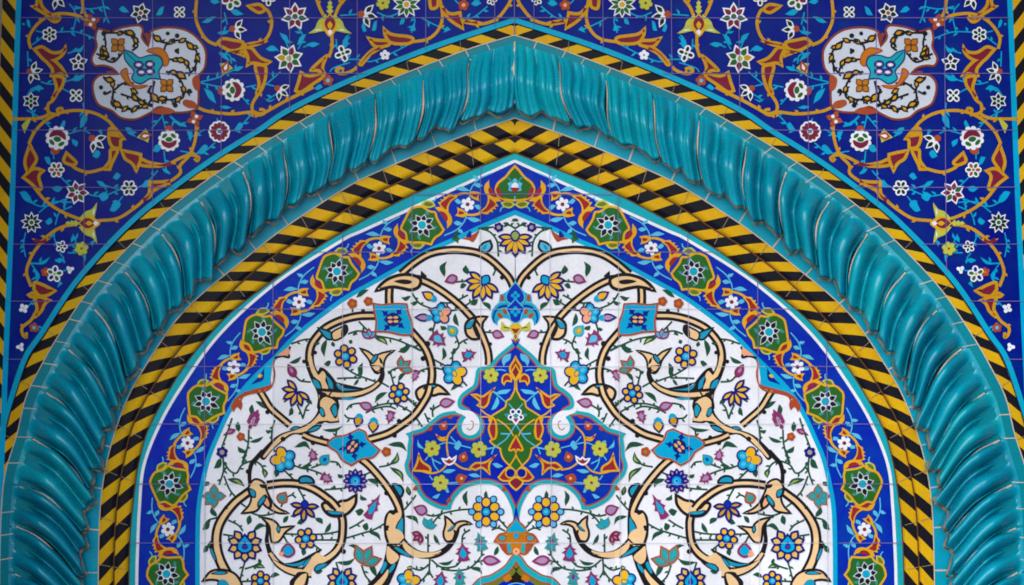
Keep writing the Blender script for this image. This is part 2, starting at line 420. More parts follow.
# ---------------------------------------------------------------- thin lines that frame the floral border
border = bpy.data.objects.new('floral_border', None); COL.objects.link(border)
thing(border, 'blue tile border with green cartouches and gold scrolls running round the white arch panel', 'tile border')
for xf, sg in SIDES:
    a = Art(0.0); strip(a, 'L6', 'L7', 'blue2', -0.1, 1.02); a.build('blue_ground', border, D_TYMP, xf)
    a = Art(0.6); strip(a, 'L5', 'L6', 'turqline', -0.05, 0.95); a.build('turquoise_line', border, D_TYMP, xf)
    a = Art(1.4); edge_line(a, 'L6', 'white', 3.0); a.build('white_line', border, D_TYMP, xf)
# ================================================================ WHITE ARCH PANEL
def W(ox, oy, pts, f=7.317): return [(ox + p[0] / f, oy + p[1] / f) + tuple(p[2:]) for p in pts]
panel = bpy.data.objects.new('arch_panel', None); COL.objects.link(panel)
thing(panel, 'white tile panel filling the pointed arch, covered with cream scrolls and small flowers', 'tile panel')
for xf, sg in SIDES:
    a = Art(0.0)
    out = [C['L7'].f(k / 80) for k in range(81)] + [(517.5, 640), (514.6, 400)]
    a.poly(out, 'white'); a.build('white_ground', panel, D_TYMP - 0.0004, xf)
# ---- leaves and stems
def leaf(a, x0, y0, x1, y1, w=4.0, m='leaf', bend=0.12, vein=None):
    x1, y1 = x0 + (x1 - x0) * 1.12, y0 + (y1 - y0) * 1.12; l = dist((x0, y0), (x1, y1)); ang = math.degrees(math.atan2(y0 - y1, x1 - x0))
    b = bend * l
    sh = [(0, 0, 1), (l * .3, w * .42 + b * .7), (l * .65, w * .5 + b), (l, 0, 1), (l * .65, -w * .35 + b * .9), (l * .3, -w * .4 + b * .6)]
    a.fill(rot(sh, x0, y0, ang), m)
    if vein: a.fill(rot([(l * .3, b * .6, 1), (l * .55, w * .22 + b), (l * .85, b * .4, 1), (l * .55, -w * .15 + b)], x0, y0, ang), vein, 3)
ST = [
 [(345,368),(357,375),(368,379),(379,383)], [(337,378.5),(348,378),(361,378)], [(382,383),(389,387)], [(394,386),(392,378),(391,371),(400,367)], [(398,387),(399,381)],
 [(408,398),(416,405),(420,410)], [(371,408),(382,404.4),(394,403.7),(404,407.8),(411,412)], [(360,403),(350.6,405),(346.5,410)], [(365.6,413),(374,409),(387.5,406.4),(396,409)],
 [(356,418.7),(348,418),(344.4,414.6)], [(379,467),(389,465),(394,461)], [(404,510),(411,502),(416,495)], [(300,468),(311,470),(322,474)], [(303,467),(309,463.5),(312,460)], [(311,468),(322,464)],
 [(330,461.6),(337,462.5),(341,468)], [(324.6,489.6),(335.5,489),(346,488)], [(364,475),(371,472)], [(349,528.6),(356,525),(364,519.7)], [(346.5,538),(360,534),(374,529.6),(384,524)],
 [(313,534.5),(327,533.7),(338,531.6)], [(314,540),(338,540)], [(313,544),(320.5,550)], [(336,562),(338,569)], [(361.5,565),(365.6,576),(373,584),(380,592)],
 [(430,558),(429.4,570.6),(433,578)], [(429,571),(424,578),(417,584)], [(428.7,565),(420.5,570),(412,568)], [(431.4,559.7),(441,567),(454.7,566.5),(461.5,560)],
 [(441,569),(454.7,570.6),(469.7,568),(480.6,557),(482,549)], [(475,562.4),(484,560.4)], [(428,552),(428,534)], [(433,523),(437,518),(443,513)], [(426,514.6),(434,516),(444,513),(459,510),(474,509)],
 [(462,545),(463,535),(470,529.6)], [(491.6,530),(498,528),(505,531)], [(497,517),(507,528)], [(439.6,302.5),(452,302.5),(468,295)], [(412,293),(418,302),(424.6,306),(434,309.4)],
 [(449,311),(457.4,309.4),(467,304.6),(475,299)], [(436,320),(433,330.6),(434,336)], [(455,334),(458.8,345.6),(453,353.8),(452.6,364)], [(459,344),(463,341),(468,339)], [(484,332),(493,332.6)],
 [(400,349.7),(411,345.6),(421,351)], [(434,359.6),(446.5,366.4)], [(415,374.6),(421,370.5),(428,368.5)], [(436,368),(447,370.5)], [(463,381.4),(467,386)], [(433,417),(433,410),(441,404.7)], [(424.6,413),(428.7,422.4)],
 [(416.4,418.3),(422.5,427)], [(406,397),(416.4,407)], [(463,362),(466,358)], [(480.6,228.5),(490,232),(497,241.4),(498.4,256.5)], [(478,228.5),(494,227)], [(504,226.4),(509,225),(516,229)], [(456,282),(467,281)],
 [(493,275.6),(498,264.7)], [(352.6,312),(352.5,308)], [(358.8,321.5),(368,331)], [(348,334),(357.4,331),(368,332.4)], [(375,335.5),(395.7,339.6),(412,346.4),(420,350.5)], [(291,344),(302.5,340),(311,339)],
 [(295.7,376.5),(301,381),(310.7,382)], [(232,418),(228,431),(222.8,444.7),(222,449)], [(248.8,429.6),(248,444.7),(243,463.8)], [(247.5,442),(241,437)], [(274.7,420),(272,431),(272,444.7),(275,452)],
 [(222.8,456),(223.5,470.5),(219,485)], [(223,461),(229.6,470.5),(236.5,473),(242,465),(253,461),(261,465),(264,472)], [(224,476),(229.6,489.6),(236.5,498)], [(242,463.7),(246,450)], [(239,502),(246,507)],
 [(218,517.6),(209,520),(204,526)], [(251.5,513),(261,515.6),(274.7,513.5)], [(283,469),(294,480)], [(292.5,465),(302,467.8),(311,465)], [(298,488),(303,497),(305,503)], [(281,507),(285,498)], [(287,497),(292,495),(296,498)],
 [(228,520),(238,525),(243,531)], [(223,534.4),(233,536)], [(245,561),(242,572),(240,580)], [(244.7,569),(254,566),(261,562)], [(242,581.5),(252,581)], [(284,533.7),(297,534.4)], [(284,536.4),(288,544)], [(211,541),(206,549)],
 [(335,440),(336.5,431)], [(303,418),(306,408),(309,404)], [(252,405),(252,412)], [(291,397),(284,402)], [(297,404),(301,413),(303,419)],
]
LF = [ # x0 y0 x1 y1 w bend (vein)
 (361,377,362.5,364,5,.1),(359,379,354,385,3,0),(398,381,405.5,374,4,.12),(387.5,392,376,402,5,-.15),(322,429.6,341,426,4,-.15),(387.5,444.7,405,451,5,.2),(389,465,396.5,453,6,-.25,'palegrn'),
 (389.5,467,402,481,5,.15,'palegrn'),(410,496,407.5,487,5,0,'olive'),(405,516,417,524,4,.2),(367,479,377,487,5,.2),(344,477,338,474.5,4,.1),(367,500,361,495,4,.2),(364,511,356,511,7,.1),(367,531,379.5,540,4,.15),
 (366,531,367,523.5,6,.1),(324.6,533,330,523.5,4.5,-.1),(336,562,353.5,558,5,-.2),(359,551.5,349,546,4,-.2),(376.5,577,373,561,5.5,.1),(413,568,407.5,567.5,5,0,'lime'),(470,568,481,574,4,.2),(438,563,452,559.5,4,-.2),
 (494,555.6,497.5,547,4.5,-.1),(434,534,439.5,544,4,-.1),(405.5,516.6,417,523.5,4,.2),(467,506,467.5,492,4.5,.15),(486,500,486,491.5,4,0),(411,296,402,297,4,.2),(455,313,458.5,325,5,-.15),(443,347,442,359,4,.15),
 (482,302,489.5,310,4.5,.15),(450.6,390.5,462,388,4.5,.3),(433,410,430,407.5,3,0),(444.5,277,446.5,263,5.5,.2),(468,274.5,466,266,6,.1),(356,297.6,367.5,290.5,4.5,.05),(410.7,345.7,399,351,4.5,.1),(374,337,386.5,344.5,5,.1,'lime'),
 (327,339,324.6,355,5.5,-.15),(334,347,332.5,342,4,0),(350,344,351.5,340,4,0),(331,361,324.5,364,5,.1),(289,363,300,357,4.5,-.15),(306,401,311.5,404,4,.1),(249.5,442,262,437,4,-.12),(246,453,238.5,447,4.5,.1),(238.5,432,238,422.5,5,0),
 (251.5,415,252,405.5,5,0),(266,409,256.5,402,4.5,-.1),(292,407,289,415,4.5,.1),(294,447.4,309,450,5,.3),(221,458,214.5,467.5,6,.1),(227,479,243,486,5.5,.1,'palegrn'),(263,468,264.5,477,5.5,.1,'palegrn'),(217,517,212,507.5,5,.1),
 (209,520,203,529,5.5,.1),(250,515,248,524,5.5,0),(277,468,276,476.5,5.5,0),(253,531,265.5,527,4.5,.2),(208,545,204,552,5,0),(254,566.5,264,568,4.5,.1,'palegrn'),(261,564,259,559,3.5,0),(283,523,288,516.5,4.5,0),(304,548,303,555,5,0),
 (270,577,279,575,4.5,.1),(209,485,206,482,6,.1),(272,431,266,430,3.5,.2),(315,573,322,571,4.5,0),(460,288,466,285,5,.1),(320,343,314,343,3,.1),(458,229,452,239.5,4,.1),(478,299,471,304,4.5,.1),(418,302,411,303,4,.1),(433,328,428.5,329.5,3.5,.1),(447,329,441,326,4.5,.1),
 (456,349,451,353,4,.1),(392,373,388,371,3.5,.1),(335,489,334,485.5,3,0),(303,519,297.5,523,5,.1),(315,518,322,523.5,5,.1),(503,223,509,225.5,3,.1),(357,331.5,353,335,3,0),(402,409,407,409.5,3,0),(512,219,518,221,3,0),
 (298,512,291,516,4,.1)]
sp = Art(1.0)
for s_ in ST: sp.line(s_, 'leaf', 1.9)
for s_ in ST: leaflets(sp, s_, 'leaf', 9.0, 4.4, 2.4)
for q in LF: leaf(sp, q[0], q[1], q[2], q[3], q[4] * 1.05, 'leaf', q[5], q[6] if len(q) > 6 else None)
for xf, sg in SIDES: sp.build('stem_and_leaf_pattern', panel, D_TYMP, xf)
# ---- cream scrolls
v = Art(2.0)
def clasp(a, pts, m='cream'): a.edged(pts, m, 'black', 1.5)
hook_top = [(513.4,287),(509,278),(501,269),(489,258.5),(476.5,252.5),(457,249.8),(441,251),(427,255),(413.7,263.3),(401,274)]
v.vine(hook_top, 8.6, 4.0)
v.vine([(389.3,306),(389,296),(389.5,287)], 9, 4.2)
VB = [(412,278.5),(421,280),(433,285.5),(446,294),(459,304.5),(468,313.5),(476.5,323.5),(482,335),(487,348),(488.8,358),(488.8,365)]
v.vine(VB, 8.8, 4.4, 8.4, 4.0)
v.edged([(376.5,290.5,1),(382,284),(390,278.5),(401,275.3),(412,275.5),(420,279.5),(418.5,286.5),(411,289.5),(403,288),(393,286.5),(384,288)], 'cream', 'black', 1.8)
v.fill([(394,281.5),(402,279.3),(411,280.6),(410.5,283.6),(404,284.2)], 'black')
v.fill([(421,276.5),(421,270.5,1),(427,276.5)], 'black')
v.vine([(376,315.5),(359,316),(345,319),(334,323.2),(324.6,328.6),(316.5,337),(311.5,345),(309.5,354),(310,364),(313.5,374)], 9, 4.6)
v.edged([(318,328,1),(325,330),(333,334),(332,339),(326,338)], 'aqua', 'black', 1.0)
v.edged([(332,333),(340,328),(346,326),(347,331),(342,337),(334,340)], 'cream', 'black', 1.0)
v.fill([(343,325),(348,326),(346,335),(341,336)], 'black')
# junction left of the first cartouche
v.fill([(307,362),(308,372),(312,382),(316,390),(318,398),(318,410),(334,411),(338,404),(336,397),(345,399),(341,390),(337,383),(331,375),(325,369),(320,367.5),(318,371),(315.5,369),(313.5,362)], 'black')
v.fill(W(300,330,[(85,270),(130,330),(165,300),(190,330),(185,370),(205,420),(200,458),(168,440),(150,380),(105,340)]), 'cream')
v.fill(W(300,330,[(92,360,1),(130,375),(155,425,1),(125,425),(100,395)]), 'aqua')
v.fill(W(300,330,[(193,335),(235,380),(243,432,1),(215,420),(203,375)]), 'aqua')
v.fill(W(300,330,[(142,455),(182,480),(155,535),(140,500)]), 'cream')
VE = [(322,394),(333,394.5),(345,395),(359,393.3),(371,388.8),(379,382.5),(382.5,374),(381,367)]
v.line(VE, 'black', 11.5, 3.5); v.line(VE[:6], 'cream', 5, 2.4)
v.fill(W(300,330,[(262,392,1),(330,425),(440,436,1),(340,442),(285,430)]), 'aqua')
v.fill(W(300,330,[(262,380,1),(330,425),(440,436),(500,428,1),(430,418),(340,398)]), 'black')
v.fill(W(300,330,[(268,395),(320,425),(330,436),(285,428)]), 'aqua')
v.fill(W(300,330,[(290,500,1),(350,492),(420,498,1),(360,513)]), 'aqua')
v.line([(309.8,356),(310.8,363),(313,370),(316,376)], 'cream', 3.6, 4.4)
# calyx at the end of that branch
def calyx(a, base, tip1, tip2, mid, heart, cy=None):
    pass
v.edged(W(300,330,[(440,135,1),(500,160),(545,190),(600,170),(690,150,1),(640,185),(615,230),(605,290),(560,315),(525,270),(505,215)]), 'cream', 'black', 1.1)
v.fill(W(300,330,[(555,170,1),(575,200),(535,250),(515,225)]), 'black'); v.fill(W(300,330,[(555,185),(562,200),(535,238),(525,222)]), 'aqua')
v.fill(W(300,330,[(580,200),(600,220),(605,250),(585,235)]), 'black')
v.fill(W(300,330,[(520,262),(560,258),(600,270),(603,300),(575,300),(560,320)]), 'black'); v.fill(W(300,330,[(532,268),(575,264),(585,282),(560,300)]), 'cream')
# trunk down to the left
v.fill(W(300,390,[(150,20),(205,50),(262,50),(288,110),(280,165),(288,238,1),(210,243),(175,238),(100,300),(20,330),(-60,330),(-200,440),(-262,512),(-300,478),(-270,430),(-160,330),(-30,282),(60,240),(110,190),(135,130)]), 'black')
v.fill(W(300,390,[(165,70),(205,60),(245,85),(215,125),(185,130),(200,180),(240,220),(180,225),(130,235),(70,290),(0,312),(-80,325),(-195,425),(-255,490),(-270,486),(-245,450),(-150,340),(-20,290),(60,255),(120,200),(150,150)]), 'cream')
v.fill(W(300,390,[(138,140),(175,150),(180,200),(150,185)]), 'black'); v.fill(W(300,390,[(145,142),(170,152),(172,188),(153,178)]), 'aqua')
v.fill(W(300,390,[(215,130),(262,90),(278,160),(268,208),(230,165)]), 'black'); v.fill(W(300,390,[(228,130),(260,108),(268,160),(262,190),(238,155)]), 'aqua')
v.fill(W(300,390,[(40,315),(95,262),(160,255),(120,300)]), 'black'); v.fill(W(300,390,[(62,300),(110,270),(148,265),(110,295)]), 'aqua')
v.fill(W(190,390,[(725,290,1),(760,265),(805,268),(780,292)]), 'black'); v.fill(W(190,390,[(738,288,1),(765,272),(798,275),(775,288)]), 'aqua')
v.line([(263,451),(257,457.5),(251.5,464),(249.5,474),(250,488)], 'black', 5, 3.6)
v.fill(W(290,350,[(250,322),(305,350),(330,400),(334,486,1),(265,488),(236,435),(212,400),(210,350)],6.88), 'cream')
v.fill(W(290,350,[(205,392),(232,405),(245,455),(225,440)],6.88), 'black'); v.fill(W(290,350,[(209,400),(228,410),(236,445),(218,432)],6.88), 'aqua')
v.fill(W(290,350,[(275,400),(310,362),(330,400),(326,455),(308,470),(284,430)],6.88), 'black'); v.fill(W(290,350,[(286,402),(308,375),(322,402),(320,445),(306,455),(292,425)],6.88), 'aqua')
v.line(W(290,350,[(190,285),(215,310),(262,318),(330,350)],6.88), 'black', 2.2); v.line(W(290,350,[(205,290),(240,300),(262,318),(290,280)],6.88), 'black', 1.6)
# branch from the border corner to the second cartouche
v.vine([(258.5,389),(263,396),(270.6,408),(281,417.5),(290,425)], 8, 4.2)
v.vine([(303,434.5),(311,438.3),(320,441),(330,443.5)], 8, 4.2)
# branch from the second cartouche up to the first
VH = [(409,329),(418,339),(424.3,347),(429,357),(431.6,368),(431.8,378),(429,391),(423,403),(413.7,415.6),(401,425.5),(387.5,433.7),(369,439.5)]
v.vine(VH, 9, 4.6)
# clasps
v.edged(W(400,350,[(120,310),(150,275),(220,255),(290,265),(355,322,1),(290,318),(240,330),(225,290),(190,310),(175,340),(140,362)]), 'cream', 'black', 1.5)
v.fill(W(400,350,[(165,285),(220,250),(275,262),(235,290)]), 'black'); v.fill(W(400,350,[(180,282),(220,258),(262,264),(230,282)]), 'aqua')
v.vine([(430.2,386),(428,394),(425,400)], 9, 4.6)
v.edged(W(400,280,[(535,280),(490,310),(480,350),(490,400),(530,430),(575,425),(560,400),(540,350),(545,310)]), 'cream', 'black', 1.5)
v.fill(W(400,280,[(545,285,1),(495,315),(485,352),(515,350),(535,315)]), 'aqua'); v.line(W(400,280,[(488,355),(520,352),(545,300)]), 'black', 1.2)
v.edged(W(400,280,[(555,280),(590,270),(635,270,1),(605,310),(600,345),(585,330)]), 'cream', 'black', 1.3)
# trunk under the second cartouche
v.fill(W(300,505,[(690,30),(655,38),(622,80),(612,150),(618,230),(634,290),(618,380),(598,450),(555,520),(490,600),(620,620),(690,500),(720,420),(740,350),(764,270),(768,180),(766,80),(755,0),(735,-60),(690,-60)]), 'black')
v.fill(W(300,505,[(672,68),(652,62),(634,110),(630,180),(645,250),(668,292),(735,298),(748,240),(745,222),(715,205),(698,170),(715,125),(742,80),(738,10),(720,-50),(695,-20),(705,40),(690,72)]), 'cream')
v.fill(W(300,505,[(640,302),(670,325),(722,372),(712,405),(672,432),(642,408),(632,362)]), 'cream')
v.fill(W(300,505,[(644,470),(638,525),(575,610),(520,610),(600,525)]), 'cream')
v.fill(W(300,505,[(618,150,1),(650,152),(645,185),(620,186)]), 'black')
v.fill(W(300,505,[(708,172),(730,120),(752,95),(752,200),(735,212)]), 'aqua')
v.fill(W(300,505,[(680,305),(720,300),(810,360),(830,390),(770,375),(710,350)]), 'black'); v.fill(W(300,505,[(690,312),(720,312),(800,365),(800,378),(740,352)]), 'aqua')
v.fill(W(300,505,[(618,415),(636,440),(600,500),(590,485)]), 'aqua'); v.fill(W(300,505,[(655,465),(695,425),(690,460),(655,500)]), 'aqua')
v.vine([(360,458),(368,464.5),(376,473),(385,484),(393,496),(398,506),(400,512)], 8.8, 5.0)
v.line([(398,536),(403,543),(410,549.5),(420,554.5),(434,555),(445,550),(453,541),(457,532),(458,526)], 'black', 9.6, 3.6)
v.fill(W(370,490,[(112,236),(140,300),(165,335),(206,325),(204,272),(165,240)],6.155), 'cream'); v.line(W(370,490,[(104,330),(140,335),(180,330),(212,300)],6.155), 'black', 1.8)
v.fill([(404,541),(410,548),(420,553.5),(435,555),(440,553),(430,557),(417,557.5),(408,553),(403,546)], 'cream')
v.edged(W(400,505,[(330,85,1),(365,110),(395,140),(430,125),(475,120),(520,138,1),(470,142),(430,165),(405,220),(385,255),(345,265),(325,240),(320,200),(335,140)]), 'cream', 'black', 1.2)
v.fill(W(400,505,[(345,190),(395,140),(410,150),(375,190)]), 'black'); v.fill(W(400,505,[(352,183),(385,148),(397,155),(370,184)]), 'aqua')
v.fill(W(400,505,[(390,180),(412,195),(395,250),(380,255),(395,210)]), 'black')
v.line([(405,545.5),(413,550.8),(422,553.6),(434,553.4),(441,551)], 'cream', 4.6, 1.6)
# lower left ring
VK = [(250.5,490.5),(243,496),(235,502.5),(226,513),(219,525),(216.4,537),(217,549),(220,560),(226,572),(234,584),(240,596)]
v.vine(VK, 9.4, 5.0, 12, 9)
VL = [(267,485.3),(275,484),(286,483.2),(300,484.3),(314,489.3),(327,498),(337,507.5),(342,518),(342.6,530),(341,542),(335.5,552),(327,559),(314,565.5)]
v.vine(VL, 9.2, 4.8)
VM = [(266,519),(267.5,530),(266.8,541),(270,553),(277.5,563),(288,569.6),(300,572.5),(311,572)]
v.line(VM[:4], 'black', 2.5, 5); v.line(VM[3:], 'black', 6, 12); v.line(VM[3:], 'cream', 2.5, 8)
v.fill(W(190,505,[(600,395,1),(690,425),(790,405),(880,360),(960,320),(950,345),(860,420),(780,455),(700,450)]), 'black')
v.fill(W(190,505,[(680,430,1),(760,430),(830,410),(900,370,1),(850,425),(770,448)]), 'aqua')
v.fill(W(300,505,[(30,470),(50,420),(100,370),(130,350),(165,370),(190,375),(250,330),(290,280),(300,290),(270,345),(200,395),(130,420),(110,440),(80,490),(40,498)]), 'cream')
v.fill(W(300,505,[(100,470),(130,432),(200,420),(235,410),(195,450),(120,490)]), 'black'); v.fill(W(300,505,[(112,468),(135,440),(195,430),(180,450),(125,480)]), 'aqua')
v.fill(W(300,505,[(15,460),(35,410),(85,380),(50,440),(20,475)]), 'black'); v.fill(W(300,505,[(20,455),(40,415),(78,388),(48,435)]), 'aqua')
v.fill(W(300,505,[(-10,490),(60,500),(45,600),(-60,600),(-75,560),(-40,520)]), 'black'); v.fill(W(300,505,[(25,505),(50,510),(20,600),(-40,600),(-35,560),(0,520)]), 'cream')
# clasp on the ring
v.edged(W(300,450,[(165,400),(195,390),(245,430),(290,380),(345,370),(410,332,1),(400,400),(350,460),(290,482),(220,475),(180,440)]), 'cream', 'black', 1.6)
v.fill(W(300,450,[(195,440),(250,445),(320,455),(300,478),(220,470)]), 'black'); v.fill(W(300,450,[(205,447),(250,450),(310,458),(280,472),(225,466)]), 'aqua')
v.vine([(329,499),(333.5,503.5),(338,509)], 8.6, 4.8)
v.edged(W(300,450,[(0,205),(40,192),(80,205),(100,238),(50,240),(0,238)]), 'aqua', 'black', 1.2)
# calyx on top of the ring
v.edged(W(190,450,[(480,215),(540,240),(560,300),(600,380),(650,430),(720,462,1),(640,458),(560,415),(530,390),(490,440),(440,455),(380,462,1),(430,410),(450,350),(430,300),(440,250)]), 'cream', 'black', 1.2)
v.fill(W(190,450,[(430,280),(480,300),(480,350),(445,340)]), 'black'); v.fill(W(190,450,[(440,290),(475,305),(472,340),(450,330)]), 'aqua')
v.fill(W(190,450,[(545,325),(555,370),(500,420),(495,380)]), 'black'); v.fill(W(190,450,[(540,338),(545,365),(508,405),(505,380)]), 'aqua')
v.fill(W(190,450,[(550,320),(600,390),(590,430),(560,400)]), 'black'); v.fill(W(190,450,[(560,350),(580,390),(575,415),(552,395)]), 'peach')
v.fill(W(190,450,[(510,250),(560,250),(555,280),(520,275)]), 'black')
# calyx at the inner end of the ring
v.edged(W(190,505,[(525,92,1),(600,110),(640,140),(660,165),(760,155,1),(700,195),(670,240),(640,270),(600,270),(590,220),(580,150)]), 'cream', 'black', 1.2)
v.fill(W(190,505,[(640,140,1),(665,175),(650,210),(630,180)]), 'black'); v.fill(W(190,505,[(645,155),(657,178),(648,195),(637,178)]), 'aqua')
# left base of the ring
v.edged(W(190,505,[(95,555,1),(150,490),(220,475),(300,490),(350,530),(370,600),(220,600),(210,555),(150,545)]), 'cream', 'black', 1.3)
v.fill(W(190,505,[(150,505),(220,480),(280,495),(240,512)]), 'black'); v.fill(W(190,505,[(170,502),(220,486),(265,496),(235,507)]), 'aqua')
v.fill(W(190,505,[(145,290),(165,300),(200,400),(190,425),(150,350)]), 'black'); v.fill(W(190,505,[(152,320),(165,330),(190,405),(160,360)]), 'aqua')
v.fill(W(190,505,[(215,550),(260,550),(290,600),(215,600)]), 'aqua')
# small knobs along the scrolls
for x, y, r in [(502,277.5,2.2),(304,361.5,2),(315,352.5,2),(283,439,2.5),(267.4,412,2.2),(321.5,437.5,2.2),(313,442.8,2.4),(399,421,2.4),(394.5,435.4,2.4),(427.3,343.8,3),(490,344,2),(386.5,493,2.5),(343.5,551.5,2.5),(423,358.5,2.5),(363,310.5,2),(248.2,471.5,2.6),(226,507.5,2),(241,587,2)]:
    v.poly(ell(x, y, r), 'black')
v.edged([(393,484.5),(400,486),(403,491),(400.5,496.5),(397,492)], 'aqua', 'black', 1.2)
v.edged([(480,247),(484,243),(490,241,1),(491.5,247),(487,252),(481,251)], 'sky', 'black', 1.2)
v.fill([(482,248),(487,244),(485,250)], 'aqua')
for xf, sg in SIDES: v.build('scroll_pattern', panel, D_TYMP, xf)
# ================================================================ FLOWERS OF THE WHITE PANEL (each flower a part)
def petals(a, x, y, n, r, pr, m, edge, a0=0, w=1.2, sq=0.75):
    es = [ell(*rot([(r, 0)], x, y, a0 + 360 * k / n)[0][:2], pr + w, pr * sq + w, a0 + 360 * k / n) for k in range(n)]
    for e in es: a.poly(e, edge)
    for k in range(n): a.poly(ell(*rot([(r, 0)], x, y, a0 + 360 * k / n)[0][:2], pr, pr * sq, a0 + 360 * k / n), m if isinstance(m, str) else m[k % len(m)])
def rosette(x, y, r=9, n=6, a0=90, m='yellow', c='cyan'):
    a = Art(4.0); a.poly(ell(x, y, r * .5), 'navy')
    petals(a, x, y, n, r * .66, r * .225, m, 'navy', a0, 2.0, 0.95)
    a.poly(ell(x, y, r * .30), 'cyan'); a.poly(ell(x - .4, y - .4, r * .16), 'sky'); return a
def fan(x, y, r, ang, n=6, spread=150, m='yellow', heart=None, hs=1.0):
    """half-open blossom: pointed petals fanned about ang"""
    a = Art(4.0); ws = []
    for k in range(n):
        t = ang + spread * (k / (n - 1) - .5); ln = r * (1 - .12 * abs(k / (n - 1) - .5) * 2)
        sh = [(r * .12, 0), (ln * .5, ln * .16), (ln * .8, ln * .13), (ln, 0, 1), (ln * .8, -ln * .13), (ln * .5, -ln * .16)]
        ws.append((sh, t))
    for sh, t in ws: a.poly(offset(loop(rot(sh, x, y, t), 4), -1.2), 'navy')
    for sh, t in ws: a.poly(offset(loop(rot(sh, x, y, t), 4), 1.0), m)
    if heart:
        q = rot([(-r * .1, 0)], x, y, ang)[0]
        a.edged(rot([(-r*.3, 0), (-.05 * r, r * .22), (r * .25, 0), (-.05 * r, -r * .22)], q[0], q[1], ang), heart, 'navy', 1.0)
    return a
def pansy(x, y, r, ang, c1='cyan', c2='yellow'):
    a = Art(4.0)
    cs = [(ang + 35, c1), (ang - 35, c1), (ang + 105, c1), (ang - 100, c2), (ang + 180, c2)]
    for t, m in cs: q = rot([(r * .52, 0)], x, y, t)[0]; a.poly(ell(q[0], q[1], r * .46 + 1, r * .40 + 1, t), 'navy')
    for t, m in cs: q = rot([(r * .52, 0)], x, y, t)[0]; a.poly(ell(q[0], q[1], r * .42, r * .34, t), m)
    for t, m in cs[:3]: q = rot([(r * .55, 0)], x, y, t)[0]; a.poly(ell(q[0], q[1], r * .2, r * .16, t), 'sky')
    a.poly(ell(x, y, r * .27, r * .2, ang), 'navy'); a.poly(ell(x, y, r * .22, r * .15, ang), c2); return a
def bud(x, y, l, w, ang, m, edge, inner=None, ew=1.0, n=0):
    """pointed bud centred at x, y, tip towards ang; n > 0 adds side teeth"""
    a = Art(4.0)
    if n:
        a.fill(rot([(-l * .5, 0), (-l * .45, w * .5, 1), (-l * .15, w * .35), (-.05 * l, w * .62, 1), (l * .12, w * .34), (l * .22, w * .5, 1), (l * .3, w * .2), (l * .58, 0, 1), (l * .3, -w * .2), (l * .22, -w * .5, 1), (l * .12, -w * .34), (-.05 * l, -w * .62, 1), (-l * .15, -w * .35), (-l * .45, -w * .5, 1)], x, y, ang), edge)
        a.fill(rot([(-l * .32, 0), (-.1 * l, w * .26), (l * .3, 0, 1), (-.1 * l, -w * .26)], x, y, ang), m)
    else:
        a.edged(rot([(-l * .5, 0), (-l * .25, w * .45), (l * .1, w * .42), (l * .5, 0, 1), (l * .1, -w * .42), (-l * .25, -w * .45)], x, y, ang), m, edge, ew)
    if inner: a.fill(rot([(-l * .2, 0), (0, w * .18), (l * .25, 0, 1), (0, -w * .18)], x, y, ang), inner)
    return a
def drop(x, y, l, w, ang, tip='yellow', base='cyan'):
    a = bud(x, y, l, w, ang, tip, 'navy', None, 1.1)
    q = rot([(-l * .55, 0)], x, y, ang)[0]
    a.fill(rot([(-l * .3, 0), (-l * .1, w * .4), (l * .25, w * .5, 1), (l * .12, 0), (l * .25, -w * .5, 1), (-l * .1, -w * .4)], q[0], q[1], ang), base); return a
def tulip(x, y, r, ang, m, edge, n=3):
    a = Art(4.0)
    for pas in (0, 1):
        for t in ([-48, 0, 48] if n == 3 else [-70, -24, 24, 70]):
            sh = rot([(0, 0), (r * .5, r * .26), (r * 1.0, 0, 1), (r * .5, -r * .26)], x, y, ang + t)
            if pas: a.poly(offset(loop(sh, 4), -.5), edge); a.poly(offset(loop(sh, 4), .7), m); a.fill(rot([(r * .3, 0), (r * .5, r * .08), (r * .75, 0), (r * .5, -r * .08)], x, y, ang + t), 'lilac' if edge == 'maroon' else 'turqline', 3)
            else: a.poly(offset(loop(sh, 4), -1.0), edge)
    return a
def aster(x, y, r):
    a = Art(4.0)
    for k in range(12):
        t = k * 30; a.fill(rot([(r * .45, r * .2), (r * .8, r * .22), (r * 1.08, 0, 1), (r * .8, -r * .22), (r * .45, -r * .2)], x, y, t), 'navy')
    a.poly(ell(x, y, r * .7), 'navy')
    for k in range(12):
        q = rot([(r * .74, 0)], x, y, k * 30)[0]; a.poly(ell(q[0], q[1], r * .13, r * .07, k * 30), 'lilac')
    a.poly(ell(x, y, r * .52), 'blue2'); a.poly(ell(x, y, r * .38), 'cyan'); a.poly(ell(x + .5, y, r * .18), 'sky'); a.poly(ell(x, y, r * .09), 'navy'); return a
